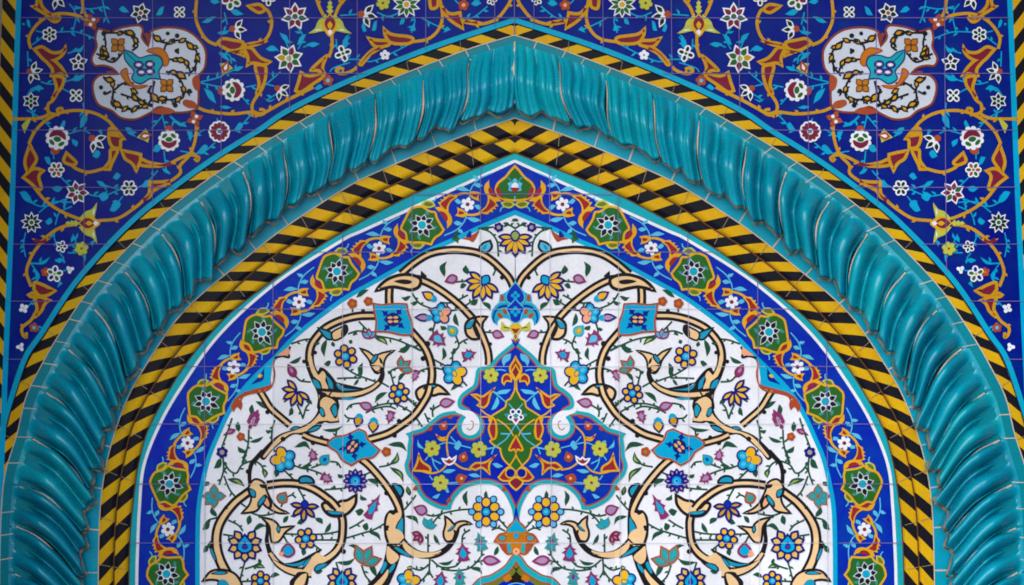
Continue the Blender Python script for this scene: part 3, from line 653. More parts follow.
def palmette(x, y, r, ang=90, petal='palegold'):
    a = Art(4.0); n = 9
    for pas in (0, 1):
        for k in range(n):
            t = ang + 180 + (k - 4) * 36
            d = r * (.66 if k != 4 else .66)
            sh = rot([(-r * .3, 0), (0, r * .24), (r * .2, r * .2), (r * .42, 0, 1), (r * .2, -r * .2), (0, -r * .24)], *rot([(d, 0)], x, y, t)[0][:2], t)
            if pas: a.poly(offset(loop(sh, 4), -.6), 'navy'); a.poly(offset(loop(sh, 4), 1.4), petal)
            else: a.poly(offset(loop(sh, 4), -.8), 'navy')
    a.edged(rot([(-r * .5, 0), (-r * .3, r * .42), (r * .1, r * .42), (r * .62, 0, 1), (r * .1, -r * .42), (-r * .3, -r * .42)], x, y, ang), 'cyan', 'navy', 1.3)
    a.fill(rot([(-r * .3, 0), (-r * .15, r * .2), (r * .25, 0, 1), (-r * .15, -r * .2)], x, y, ang), 'blue2'); a.poly(ell(x, y + r * .12, r * .09), 'maroon'); return a
def ringflower(x, y, r, c='palegrn'):
    a = Art(4.0); petals(a, x, y, 6, r * .55, r * .4, 'navy', 'navy', 20, .3, .9); a.poly(ell(x, y, r * .42), 'lilac'); a.poly(ell(x, y, r * .24), c); return a
def bigrosette(x, y, r):
    a = Art(4.0)
    petals(a, x, y, 6, r * .84, r * .17, 'sky', 'navy', 60, 1.2, .9)
    petals(a, x, y, 6, r * .56, r * .25, 'yellow', 'navy', 90, 1.4, .9)
    a.poly(ell(x, y, r * .3), 'navy'); a.poly(ell(x, y, r * .22), 'cyan'); a.poly(ell(x, y, r * .1), 'sky'); return a
def spray(x, y, l, ang):
    a = Art(4.0)
    for d, s_ in ((-.4, 0), (-.15, 1), (-.15, -1), (.1, 1), (.1, -1), (.32, .6), (.32, -.6), (.5, 0)):
        q = rot([(l * d, s_ * l * .2)], x, y, ang)[0]
        a.fill(rot([(-l * .16, 0), (0, l * .12), (l * .24, 0, 1), (0, -l * .12)], q[0], q[1], ang + s_ * 28), 'purple')
    a.fill(rot([(-l * .3, 0), (0, l * .07), (l * .2, 0), (0, -l * .07)], x, y, ang), 'lilac'); return a
def rustblob(x, y, r):
    a = Art(4.0)
    for k in range(5): q = rot([(r * .5, 0)], x, y, 36 + 72 * k)[0]; a.poly(ell(q[0], q[1], r * .55), 'rust')
    a.poly(ell(x, y, r * .35), 'amber'); return a
def teal4(x, y, r, ang):
    a = Art(4.0)
    for pas in (0, 1):
        for t, l in ((45, 1), (135, 1), (-45, 1), (-135, 1.05), (180, 1.1)):
            q = rot([(r * .5 * l, 0)], x, y, ang + t)[0]
            sh = rot([(-r * .4, 0), (0, r * .34), (r * .5, 0, 1), (0, -r * .34)], q[0], q[1], ang + t)
            if pas: a.fill(sh, 'teal'); a.poly(ell(q[0], q[1], r * .14), 'cyan')
            else: a.poly(offset(loop(sh, 4), -1.0), 'rust')
    return a
FLOWERS = [
 ('rosette', rosette(345.5,356.5,12,6,100)), ('rosette', rosette(399,393.3,10.5,6,75)), ('rosette', rosette(305.8,538.6,11,6,70)), ('rosette', rosette(260.5,581,10,6,90)),
 ('rosette', bigrosette(486.2,511.8,17)),
 ('pansy', pansy(454.5,373.5,12.5,115)), ('pansy', pansy(283,459.5,13,-75)), ('pansy', pansy(408.5,581.5,12,190)), ('pansy', pansy(441,313.8,10.5,125,'cyan','peach')),
 ('fan_blossom', fan(484,282,19,235,7,180,'yellow','cyan')), ('fan_blossom', fan(515.6,238,17.5,270,7,190,'yellow','palegrn')),
 ('fan_blossom', fan(297.5,391,16,228,6,190,'yellow')), ('fan_blossom', fan(304.5,506.5,15,265,5,190,'ochre','blue2')),
 ('palmette', palmette(244.8,545,16)), ('palmette', palmette(342,580.5,14,90)), ('aster', aster(355.3,481,12)),
 ('bud', bud(451.2,279.3,11,7.5,200,'lilac','purple',None,1.3)), ('bud', bud(498,334.6,10,7,-20,'lilac','purple',None,1.2)), ('bud', bud(438.5,339.5,17,14,-40,'sky','purple',None,1,1)),
 ('bud', bud(469,354.6,14,11,20,'cyan','purple',None,1.4,1)), ('bud', bud(415,376,13,7,-115,'lilac','purple',None,1,1)), ('bud', bud(447,402.6,13,8,10,'lilac','purple',None,1.2)),
 ('bud', bud(291.5,370.5,14,8,120,'purple','maroon','lilac',.6)), ('spray', spray(253,420.5,17,65)), ('spray', spray(230,431.6,9,20)), ('bud', bud(365.5,405.8,12,7,160,'lilac','purple',None,1.2)),
 ('bud', bud(390,417,13,9,-105,'lilac','purple',None,1.2,1)), ('bud', bud(312.8,454.6,12,9,100,'lilac','purple',None,1,1)), ('bud', bud(327,478.5,13,10,-30,'lilac','purple',None,1,1)),
 ('bud', bud(373,507,26,10,62,'cyan','purple',None,1.2,1)), ('bud', bud(420.5,509.8,12,9,160,'lilac','purple',None,1.2)), ('bud', bud(463,552.5,18,13,95,'cyan','purple',None,1.5,1)),
 ('bud', bud(491.5,560.6,15,8,-5,'lilac','purple',None,1.4)), ('bud', bud(440.5,580,17,13,80,'cyan','purple',None,1.5,1)),
 ('double_bud', tulip(421,535,9,215,'purple','maroon')), ('double_bud', tulip(427,527,9,60,'cyan','teal')),
 ('bud', bud(452,330.5,11,9,130,'palegrn','cyan','yellow',1.2)), ('bud', bud(324.8,459.5,11,9,50,'cyan','teal','blue2',1)), ('bud', bud(480.5,542,18,12,105,'cyan','teal','purple',1,1)), ('bud', bud(459.5,577,17,11,95,'cyan','teal','purple',1,1)),
 ('tulip', tulip(400.5,369,12.5,40,'teal','rust')), ('tulip', tulip(362.5,563.5,19,62,'teal','rust',3)), ('four_petal_flower', teal4(214,496,11,45)), ('bud', bud(282.5,497.5,11,10,60,'teal','rust',None,1.2)), ('bud', bud(288,550,13,12,90,'cyan','purple',None,1.5)), ('bud', bud(282,553.5,5,5,200,'peach','peach')),
 ('drop_bud', drop(428,295.5,12,7.5,150)), ('drop_bud', drop(422,317.5,13,6.5,178,'lilac','cyan')), ('drop_bud', drop(358,421.5,10,8,-105,'ochre')), ('drop_bud', drop(373.2,426.5,11,9,-95)),
 ('ring_flower', ringflower(498.7,227.3,5)), ('ring_flower', ringflower(222,452.3,6)),
 ('rust_blossom', rustblob(352.3,303.5,5)), ('rust_blossom', rustblob(368.3,301.3,4.6)), ('rust_blossom', rustblob(240.8,436.6,4.2)), ('rust_blossom', rustblob(386.3,451.8,4.8)),
 ('bud', tulip(369.5,338,9,95,'sky','purple')),
]
for nm, a in FLOWERS:
    for xf, sg in SIDES:
        if nm == 'fan_blossom' and abs(a.polys[0][0][0][0] - 516) < 14 and sg < 0 and a.polys[0][0][0][1] < 260: continue
        a.build(nm, panel, D_TYMP, xf)
# ---- square cartouches on the scrolls
def cartouche(pts, x, y, ang):
    l = loop(pts, 4); c = Art(5.0); c.poly(offset(l, -1.3), 'rust'); c.poly(offset(l, .6), 'cyan')
    k = Art(6.0)
    for t in (0, 90, 180, 270):
        q = rot([(10.3, 0)], x, y, ang + t)[0]; k.line([(x, y), rot([(11, 0)], x, y, ang + t)[0]], 'blue', 2.2)
        k.fill(rot([(-3, 0), (-.6, 3.6, 1), (.8, 1.6), (4.6, 0, 1), (.8, -1.6), (-.6, -3.6, 1)], q[0], q[1], ang + t), 'blue')
    k.fill(rot([(-9.5, 0, 1), (-3, 6.2), (3, 6.2), (9.5, 0, 1), (3, -6.2), (-3, -6.2)], x, y, ang + 40), 'navy')
    for t in (75, 185, 255, 5): q = rot([(3.5, 0)], x, y, ang + t)[0]; k.poly(ell(q[0], q[1], 2.5, 1.4, ang + 40), 'palegold' if t in (75, 5) else 'peach')
    return c, k
for pts, x, y, ang in (
    (W(300,260,[(540,322,1),(600,330),(660,325),(720,322),(778,325,1),(790,390),(815,460),(820,545,1),(740,545),(650,525),(555,520,1),(560,450),(548,390)]), 393, 319.5, -38),
    (W(300,390,[(205,385,1),(260,345),(330,335),(430,290,1),(475,310),(495,365),(580,440,1),(530,490),(450,505),(375,548,1),(310,510),(270,450),(215,415)]), 352.5, 446.5, 12)):
    for xf, sg in SIDES:
        c, k = cartouche(pts, x, y, ang); o = c.build('cartouche', panel, D_TYMP, xf); k.build('blossom', o, D_TYMP, xf)
# ---- border corner wedge and rust half-palmette that touch the border
e = Art(3.0)
e.poly([(231,405),(252,378),(276,354.5),(270,360),(271,385),(269,388.5),(258,391),(246,394.5),(236.5,401),(231.5,412)], 'rust')
e.poly([(229,404),(252,378),(274,356),(272.5,360),(271.3,374),(270,385),(257,388.5),(244.5,392),(236,397)], 'cyan')
e.fill(W(200,330,[(370,400,1),(430,340),(470,275,1),(465,360),(420,385)]), 'blue'); e.poly(ell(260, 376, 2.4, 1.6, 30), 'yellow')
e.line(W(200,330,[(545,215),(535,260),(545,320),(530,400),(490,440),(430,455),(370,465),(310,490),(290,555)]), 'rust', 1.8)
e.line(W(200,330,[(545,205),(600,190),(650,200),(645,160),(660,120)]), 'black', 2.2)
e.fill(W(200,330,[(560,190,1),(600,160),(645,130),(650,180)]), 'peach')
e.fill([(234,399),(242,402),(241,410),(237,407),(233,412)], 'rust')
for xf, sg in SIDES: e.build('border_corner', panel, D_TYMP, xf)
e = Art(3.0)
e.fill(W(400,210,[(450,210,1),(530,180),(580,150),(540,230),(500,220)]), 'rust'); e.fill(W(400,210,[(480,195,1),(515,150),(520,200)]), 'blue')
e.fill(W(400,210,[(390,215,1),(430,200),(425,245,1)]), 'green')
for xf, sg in SIDES: e.build('half_palmette', panel, D_TYMP, xf)
# ================================================================ FLORAL BORDER
CENT = [(514.2, 183.5), (422, 225), (337, 271.5), (262, 332), (206, 401.5), (169.5, 484), (166.5, 574), (166.5, 664)]
def U(pts):  # traced on one unit; first cartouche at (175,470), the next at (735,160)
    return [tuple(p) for p in pts]
def sim(A, B, flip=False):
    a0, b0 = (175.0, 470.0), (735.0, 160.0)
    d0 = complex(b0[0] - a0[0], b0[1] - a0[1]); d1 = complex(B[0] - A[0], B[1] - A[1]); k = d1 / d0
    def f(pts):
        out = []
        for p in pts:
            x, y = (910.0 - p[0], 630.0 - p[1]) if flip else (p[0], p[1])
            z = complex(x - a0[0], y - a0[1]) * k
            out.append((A[0] + z.real, A[1] + z.imag) + tuple(p[2:]))
        return out
    return f
a_line = Art(1.0); edge_line(a_line, 'L7', 'sky', 1.2); a_line2 = Art(0.8)
a_line2.line([(p[0] + 0.6, p[1] + 1.2) for p in C['L7'].p[::3]], 'cyan', 4.6, raw=True)
for xf, sg in SIDES:
    a_line2.build('cyan_line', border, D_TYMP, xf)
    for A, B in zip(CENT[1:], CENT[:-1]):
        # scroll of the unit
        for fl in (False, True):
            f = sim(A, B, fl); g = Art(3.0)
            g.fill(f([(245,352,1),(300,348),(352,395),(362,440),(335,480,1),(330,440),(300,400)]), 'gold')
            g.fill(f([(275,372,1),(310,378),(335,410),(328,440,1),(300,410)]), 'red')
            g.line(f([(318,350),(332,305),(370,268),(420,250),(465,250),(490,258)]), 'gold', 2.9, 1.9)
            g.fill(f([(262,318,1),(282,342),(306,366),(336,382,1),(334,340),(350,302),(384,272),(340,262),(322,264,1),(315,278),(294,278,1),(298,296),(276,298,1),(285,312)]), 'gold')
            g.fill(f([(282,326),(302,350),(320,360),(324,335),(342,298),(366,276),(336,276),(308,300)]), 'red')
            g.fill(f([(452,246,1),(480,230),(532,236,1),(516,258),(524,290,1),(476,274)]), 'gold')
            g.fill(f([(474,252,1),(510,247),(506,270,1),(482,264)]), 'red')
            g.build('gold_scroll', border, D_TYMP, xf)
        s_ = Art(2.0)
        for fl in (False, True):
            f = sim(A, B, fl)
            s_.line(f([(452,315),(448,400),(425,450),(385,490),(320,525)]), 'sky', 1.2)
            for q in ([(448,400),(500,395),(548,408,1),(500,425)], [(432,440),(395,425),(372,440,1),(400,455)], [(420,310),(385,285),(368,300,1),(390,318)], [(405,470),(430,480),(440,505,1),(405,492)]):
                s_.fill(f([(q[0][0], q[0][1], 1)] + q[1:]), 'sky', 3)
            s_.line(f([(200,335),(240,310),(250,285)]), 'sky', 1.2)
            s_.edged(f([(165,338,1),(190,318),(225,322),(242,340,1),(215,352),(185,350)]), 'olive', 'lime', 1.0)
        s_.build('stem_pattern', border, D_TYMP, xf)
        f = sim(A, B); c_ = f([(452, 316)])[0]
        w_ = Art(3.2); petals(w_, c_[0], c_[1], 6, 4.4, 2.3, 'white', 'white', 20, 0.4, .8); w_.poly(ell(c_[0], c_[1], 3.4), 'white'); w_.poly(ell(c_[0], c_[1], 2.0), 'maroon')
        w_.build('small_white_flower', border, D_TYMP, xf)
    # green cartouches
    for i in range(1, len(CENT) - 1):
        A, B = CENT[i + 1], CENT[i - 1]; ang = math.degrees(math.atan2(A[1] - B[1], B[0] - A[0])); x, y = CENT[i]
        sh = rot([(0.5, 21), (9, 18), (14, 10), (19, 6), (18, -1.5), (19, -15, 1), (13, -18), (6, -19), (-.5, -23.5, 1), (-8.7, -17), (-17, -13), (-22, -8.5), (-20, 0), (-22, 6.7), (-13.8, 13.8), (-5, 20)], x, y, ang, 0.97)
        c_ = Art(4.0); l_ = loop(sh, 4); c_.poly(l_, 'gold'); c_.poly(offset(l_, 2.2), 'green')
        for t in (40, 130, 230, 320, 180):
            q = rot([(13.2, 0)], x, y, ang + t)[0]; c_.fill(rot([(-3.4, 0, 1), (0, 1.8), (3.4, 0, 1), (0, -1.2)], q[0], q[1], ang + t + 50), 'teal')
        o = c_.build('green_cartouche', border, D_TYMP, xf)
        r_ = Art(5.0)
        P8 = [(t, 12.5 if t != 270 else 15) for t in range(0, 360, 45)]
        tw = (i * 37) % 22 - 11; P8 = [(t + tw, ln * (0.9 + 0.16 * ((i * 7 + j_ * 5) % 4) / 3)) for j_, (t, ln) in enumerate(P8)]
        for t, ln in P8: r_.fill(rot([(1, 0), (ln * .55, 3.3), (ln + .2, 0, 1), (ln * .55, -3.3)], x, y, ang + t), 'palewhite', 3)
        for t, ln in P8: r_.fill(rot([(4.8, 0), (ln * .58, 2.4), (ln - 1.2, 0, 1), (ln * .58, -2.4)], x, y, ang + t), 'chevblack', 3)
        r_.poly(ell(x, y, 4.9), 'white'); r_.poly(ell(x, y, 4.1), 'turqline'); r_.poly(ell(x - .5, y - .5, 2), 'cyan')
        r_.build('rosette', o, D_TYMP, xf)
# spade-shaped cartouche at the crown
ax = lambda y: 514.3 + 0.0036 * y
def sym(half): return half + [(2 * ax(p[1]) - p[0], p[1]) + tuple(p[2:]) for p in half[::-1]]
hs = W(460, 155, [(405,80),(370,120),(330,170),(270,220),(250,280),(280,340),(350,370),(415,372)], 8.02)
hs = [(hs[0][0] + 4, hs[0][1], 1)] + [(p[0] + 3.5, p[1]) for p in hs[1:-1]]
c_ = Art(4.0); l_ = loop([(ax(165), 164.5, 1)] + hs[1:] + [(2 * ax(p[1]) - p[0], p[1]) for p in hs[1:][::-1]], 4)
c_.poly(l_, 'gold'); c_.poly(offset(l_, 2.4), 'green')
for s_ in (1, -1): c_.fill([(ax(190) - s_ * 19, 189), (ax(190) - s_ * 16.5, 196), (ax(190) - s_ * 11, 199, 1), (ax(190) - s_ * 14, 192), (ax(190) - s_ * 16, 186, 1)], 'red')
o = c_.build('green_cartouche', border, D_TYMP)
r_ = Art(5.0)
for t in (20, 90, 160, 215, 325):
    r_.fill(rot([(1, 0), (5, 2.6), (8, 0, 1), (5, -2.6)], ax(186), 186, t), 'sky', 3)
r_.poly(ell(ax(186), 186, 3.4), 'white'); r_.fill([(ax(188) - 5, 188.5), (ax(188), 187.5), (ax(188) + 5, 188.5), (ax(188), 192)], 'red')
r_.line([(ax(170), 196), (ax(170), 201)], 'sky', 1.2)
for s_ in (1, -1): r_.line([(ax(183) - 3 * s_, 182), (ax(176) - 8 * s_, 176)], 'teal', 1.5)
r_.build('rosette', o, D_TYMP)
# ================================================================ MEDALLION in the middle of the white panel
f1, f2, f3 = (lambda p: W(470, 340, p, 9.756)), (lambda p: W(470, 390, p, 9.756)), (lambda p: W(470, 440, p, 9.756))
def SY(half):
    """closed outline from its left half (top to bottom)"""
    return half + [(2 * ax(p[1]) - p[0], p[1]) + tuple(p[2:]) for p in half[::-1] if abs(p[0] - ax(p[1])) > 0.3]
mh = [(516.0,336,1),(513,342),(507,347.5),(499,354),(493.5,360),(490.5,364),(485,366.2),(478.5,367.5,1),(476,371),(475,378),(473,385),(466,390),(460,395.5),(457.5,402),(458.5,407.5),(464,411),(468,413.5,1),(458,411),(449,411.5),(440,414),(432,420),(423,427.5),(414,430.5),(405.5,433.5,1),(408.5,438),(407.5,446),(407,456),(404.5,465),(407,474.5),(412.5,481),(415.5,485),(417.5,492),(423,499.5),(432,505.5),(442,509.5),(450.5,509.5,1),(452.5,503),(457,495.5),(464,489),(473,485.3),(484,483.6),(495,485.5),(503,492),(508.5,501),(512,510),(513.5,519),(515.5,522)]
mh[0] = (ax(336), 335, 1); mh[-1] = (ax(524), 526, 1)
ml = loop(SY(mh), 5)
m_ = Art(4.0); m_.poly(ml, 'turqline'); m_.poly(offset(ml, 3.6), 'rust'); m_.poly(offset(ml, 5.2), 'blue2')
med = m_.build('medallion', panel, D_TYMP)
n_ = Art(5.0)
for s_ in (0, 1):
    X = (lambda p: p) if s_ == 0 else (lambda p: (2 * ax(p[1]) - p[0], p[1]) + tuple(p[2:]))
    M = lambda pts: [X(tuple(p)) for p in pts]
    n_.poly([X(p) for p in ell(470.5, 426.3, 14.8)], 'rust'); n_.poly([X(p) for p in ell(470.5, 426, 13.4)], 'turqline')
    n_.fill(M([(455,407,1),(462,410),(470,410.8),(475,414),(479,420),(479.2,428),(475.5,433.5),(469.5,435.3),(463.5,432.5),(461.8,426),(464,420),(466,417.5),(463,415),(456,412)]), 'white')
    n_.line(M([(467,428),(470,430),(473,427),(473,422),(470.5,421)]), 'rust', .9)
n_.build('spiral_pattern', med, D_TYMP)
gA = Art(6.0)
def goldleaf(a, pts, fillc='red', w=1.6): l = loop(pts, 4); a.poly(offset(l, -.2), 'gold'); a.poly(offset(l, w * 1.3), fillc)
gh = [(ax(383),379)] + f1([(440,480),(415,540),(395,575)]) + f2([(360,110),(345,170),(270,220),(205,265),(195,300),(240,340),(265,380),(262,440),(240,480),(200,500),(260,550),(300,570)]) + f3([(300,100),(320,170),(360,220),(390,245)]) + [(ax(469), 471)]
gh[0] = (ax(380), 377); gl = loop(SY(gh), 4)
gA.poly(offset(gl, -1.2), 'gold'); gA.poly(offset(gl, .5), 'green')
green = gA.build('green_field', med, D_TYMP)
gB = Art(7.0)
for s_ in (0, 1):
    X = (lambda p: p) if s_ == 0 else (lambda p: (2 * ax(p[1]) - p[0], p[1]) + tuple(p[2:]))
    M = lambda pts: [X(tuple(p)) for p in pts]
    gB.line(M(f2([(262,285),(330,330),(390,390),(425,450)])), 'gold', 1.5)
    gB.line(M(f2([(440,345),(400,410),(350,480),(290,525),(220,575)])), 'sky', 1.2); gB.line(M(f2([(300,425),(390,430)])), 'sky', 1.6)
    gB.line(M(f2([(375,130),(430,195)])), 'sky', 1.0); gB.fill(M(f2([(330,240,1),(365,225),(390,250),(360,265)])), 'teal')
    gB.line(M(f3([(455,140),(420,200),(390,245)])), 'gold', 1.5)
    goldleaf(gB, M(f2([(215,255,1),(190,320),(175,380),(190,440),(215,490,1),(255,470),(265,380),(255,300)])), 'red', 1.3)
    goldleaf(gB, M(f3([(390,245,1),(330,290),(270,365,1),(310,400),(370,405),(440,380,1),(440,300)])), 'red', 1.2)
    gB.poly([X(p) for p in ell(470 + 395 / 9.756, 440 + 322 / 9.756, 5.6)], 'gold'); gB.poly([X(p) for p in ell(470 + 395 / 9.756, 440 + 322 / 9.756, 4.3)], 'blue')
goldleaf(gB, SY([(ax(440), 434.5, 1)] + f2([(400,520),(380,560)]) + f3([(375,100),(400,110),(430,100)]) + [(ax(452), 453.5)]), 'red', 1.3)
goldleaf(gB, SY([(ax(478), 476.5, 1)] + f3([(415,370),(375,410),(400,455)]) + [(ax(491), 491, 1)]), 'maroon', 1.2)
goldleaf(gB, SY([(ax(356), 355.5, 1)] + f1([(420,200),(385,260),(390,330),(420,380)]) + [(ax(380), 381)]), 'red', 1.4)
gB.edged([(ax(372), 365, 1), (ax(372) - 4, 372, 1), (ax(372), 379, 1), (ax(372) + 4, 372, 1)], 'maroon', 'gold', 1)
for s_ in (-1, 1): goldleaf(gB, [(ax(375) + s_ * q[0], q[1]) + tuple(q[2:]) for q in ((4, 377, 1), (8, 373.5), (13, 376), (14, 382), (11.5, 385.5, 1), (9, 381.5), (4, 382))], 'red', 1.1)
gB.build('gold_pattern', med, D_TYMP)
wf = Art(7.5)
for t in (55, 125, 195, 345): q = rot([(5.2, 0)], ax(416), 416, t)[0]; wf.poly(ell(q[0], q[1], 3.1), 'white'); wf.poly(ell(q[0], q[1], 1.7), 'navy')
wf.edged([(ax(418) - 3.4, 418.5), (ax(418), 417.5), (ax(418) + 3.4, 418.5), (ax(421), 424, 1)], 'purple', 'white', 1.1); wf.poly(ell(ax(416), 415.8, 2.2), 'teal')
wf.build('small_white_flower', med, D_TYMP)
def limeflower(x, y, r, c='red'):
    a = Art(6.4); petals(a, x, y, 6, r * .6, r * .38, 'lime', 'olive', 15, .5, .9); a.poly(ell(x, y, r * .4), 'lime'); a.poly(ell(x, y, r * .2), c); return a
for xf, sg in SIDES:
    b_ = Art(5.6)   # stems and leaves on the blue
    L = lambda pts, w_=1.2, m='sky': b_.line(pts, m, w_)
    for q in (f1([(250,295),(300,290),(350,300)]), f1([(220,500),(290,525),(350,500)]), f2([(215,10),(270,50),(345,115)]), W(400,420,[(275,185),(340,165),(420,180),(520,205)]), W(400,420,[(640,210),(700,195),(760,150)]), W(400,420,[(690,190),(670,250)]),
              W(400,420,[(370,120),(410,165),(440,180)]), W(400,420,[(235,275),(250,330),(280,370)]), W(400,420,[(240,290),(300,320)]), W(400,420,[(350,462),(440,455)]), W(400,420,[(215,405),(240,440)]), W(400,420,[(185,295),(210,260)]), f3([(165,90),(250,70)])): L(q)
    for q in (f1([(330,260,1),(310,200),(340,150),(400,130,1),(390,190),(350,220)]), f1([(250,520,1),(300,490),(400,480,1),(350,525)]), f2([(265,60,1),(285,120),(250,180),(205,195,1),(240,120)]), W(400,420,[(130,140,1),(140,170),(180,215,1),(130,195)]), W(400,420,[(310,380,1),(350,360),(410,365,1),(360,390)]),
              W(400,420,[(675,320,1),(710,315),(755,340,1),(710,350)]), W(400,420,[(500,400,1),(550,390),(590,415,1),(540,420)]), W(400,420,[(235,565,1),(270,545),(295,540,1),(270,575)]), W(400,420,[(395,200,1),(425,150),(450,180),(420,220)]), W(400,420,[(330,500,1),(345,490),(360,530,1),(340,530)]), W(400,420,[(190,150),(220,160),(210,190),(190,180)])):
        b_.fill(q, 'sky', 3)
    G = W(400,420,[(415,40),(355,105),(342,180),(352,265)]); b_.line(G, 'gold', 1.7)
    b_.line(W(400,420,[(350,315),(300,370),(230,390),(160,375)]), 'gold', 1.7); b_.line(W(400,420,[(385,305),(450,350),(520,365)]), 'gold', 1.7)
    b_.line(f2([(105,190),(150,230),(215,265)]), 'gold', 1.5); b_.line(f2([(105,262),(160,262),(215,275)]), 'gold', 1.3)
    b_.build('stem_pattern', med, D_TYMP, xf)
    for q in (W(400,350,[(515,325,1),(560,320),(600,335),(640,310),(700,270,1),(665,330),(650,390),(620,425),(590,420),(560,405),(580,380)]), W(400,420,[(90,375,1),(120,310),(135,235,1),(165,300),(220,340),(225,385),(180,380)]),
              W(400,420,[(260,100,1),(300,125),(355,120,1),(330,150),(290,150)]), W(400,420,[(505,350,1),(550,310),(620,305),(710,250,1),(660,320),(660,405,1),(600,355),(550,370)])):
        g_ = Art(6.2); goldleaf(g_, q, 'red', 1.4); g_.build('gold_leaf', med, D_TYMP, xf)
    for x, y, r in ((491, 375.5, 7.8), (432, 448.8, 8.4), (479, 449.3, 8.4), (440.5, 483, 8.4)): limeflower(x, y, r).build('lime_flower', med, D_TYMP, xf)
    for x, y, a_, l_ in ((443.7, 425.5, 60, 9), (463.5, 456.8, 70, 10), (461.5, 478.3, 20, 11)):
        g_ = Art(6.2); g_.edged(rot([(-l_ * .5, 0), (-l_ * .1, l_ * .42), (l_ * .5, 0, 1), (-l_ * .1, -l_ * .42)], x, y, a_), 'rust', 'rust', .6); g_.poly(ell(x, y, 1.6), 'peach'); g_.build('rust_bud', med, D_TYMP, xf)
    g_ = Art(6.6); g_.edged(W(400,420,[(312,285,1),(345,290),(360,275),(378,290),(408,268,1),(395,305),(360,325),(330,310)]), 'red', 'white', 1.1); g_.build('small_white_flower', med, D_TYMP, xf)
    g_ = Art(6.2)
    for x, y in ((430, 428.5), (450.5, 416.5), (415.5, 488), (449, 500), (504, 489)): g_.fill([(x - 3, y + 1.5, 1), (x, y - 2.5), (x + 3, y + .5, 1), (x, y + 2.4)], 'rust')
    g_.build('rust_dot_pattern', med, D_TYMP, xf)
# ---- blue palmette above the medallion
f0 = lambda p: W(470, 280, p, 9.756)
ph = f0([(450,0,1),(420,50),(370,100),(330,130),(290,140,1),(285,190),(275,230),(225,280),(205,340),(220,400),(265,445,1),(270,400),(300,370),(360,372),(400,400),(430,425)])
ph[0] = (ax(280), 279, 1); pl = loop(SY(ph + [(ax(325), 324)]), 4)
p_ = Art(4.6); p_.poly(pl, 'cyan'); p_.poly(offset(pl, 1.6), 'turqline')
pm = p_.build('blue_palmette', panel, D_TYMP)
p_ = Art(5.4)
h2 = f0([(450,30,1),(390,90),(360,150),(365,200),(400,225),(430,215)]); h2[0] = (ax(283), 283, 1)
l2 = loop(SY(h2 + [(ax(300), 299)]), 4); p_.poly(offset(l2, -1), 'sky'); p_.poly(l2, 'blue2')
h3 = f0([(450,190,1),(400,240),(360,280),(385,330),(400,390),(440,415)]); h3[0] = (ax(299), 299.5, 1)
l3 = loop(SY(h3 + [(ax(323), 323)]), 4); p_.poly(offset(l3, -1), 'sky'); p_.poly(l3, 'blue2')
for y, r in ((295.5, 3.6), (311.5, 4.2)):
    for t in (0, 90, 180, 270): q = rot([(r * .75, 0)], ax(y), y, t)[0]; p_.poly(ell(q[0], q[1], r * .5), 'cyan')
for s_ in (-1, 1):
    for x, y, a_ in ((13.2, 298, 90), (10.5, 311.5, 60), (15.5, 315.5, 40)): p_.poly(ell(ax(y) + s_ * x, y, 3.4, 2, 90 - s_ * (90 - a_)), 'rust')
    p_.line([(ax(305) + s_ * q, w) for q, w in ((8, 306), (14, 306.5), (20, 311), (22, 318), (21, 323))], 'blue2', 2.6, 1.2)
    p_.line([(ax(305) + s_ * q, w) for q, w in ((10, 302), (16, 303), (21, 307))], 'sky', 1.3)
    p_.fill([(ax(328) + s_ * q[0], q[1]) + tuple(q[2:]) for q in ((3, 328, 1), (9, 326), (14, 321, 1), (15, 330, 1), (9, 331))], 'lime'); p_.line([(ax(328) + s_ * 5, 328.5), (ax(328) + s_ * 12, 327)], 'red', 1.2)
p_.edged([(ax(329) - 5.5, 328, 1), (ax(329) - 3, 324.5), (ax(329) + 3, 324.5), (ax(329) + 5.5, 328, 1), (ax(329), 334.5)], 'red', 'lime', 1.0)
p_.fill([(ax(329) - 5, 327.5), (ax(329), 324.5), (ax(329) + 5, 327.5), (ax(329), 328.8)], 'yellow'); p_.edged([(ax(336) - 1.6, 336), (ax(336), 334), (ax(336) + 1.6, 336), (ax(336), 340)], 'rust', 'lime', .6)
p_.build('bloom', pm, D_TYMP)
# ---- rust and turquoise palmette under the medallion, and the tip of the next arch shape
fb = lambda p: W(470, 520, p, 9.0)
rh = [(ax(518), 517, 1)] + fb([(395,10),(350,50),(320,110),(260,130),(215,195,1),(260,215),(295,270),(340,310),(385,300)]) + [(ax(552), 552)]
rl = loop(SY(rh), 4); q_ = Art(4.6); q_.poly(offset(rl, -.6), 'rust'); q_.poly(offset(rl, 1), 'amber')
rp = q_.build('rust_palmette', panel, D_TYMP)
q_ = Art(5.4)
q_.poly(loop(SY([(ax(520), 519, 1)] + fb([(370,50),(330,105),(400,108)]) + [(ax(530), 530.5)]), 4), 'turqline')
q_.poly(loop(SY([(ax(524), 522, 1)] + fb([(370,65),(350,100)]) + [(ax(530), 530)]), 4), 'cyan')
q_.poly(ell(ax(536), 536, 3.4), 'rust'); q_.poly(ell(ax(536), 535.8, 2.8), 'cyan')
for s_ in (-1, 1):
    q_.poly(ell(ax(538) + s_ * 14, 538, 4.6, 3.6), 'rust'); q_.poly(ell(ax(538) + s_ * 14, 538, 3.2, 2.3), 'turqline'); q_.poly(ell(ax(548) + s_ * 7, 548, 2.0, 5, -s_ * 8), 'turqline')
    q_.fill([(ax(548) + s_ * p[0], p[1]) for p in ((10, 543), (16, 543), (13, 550), (9, 553))], 'rust')
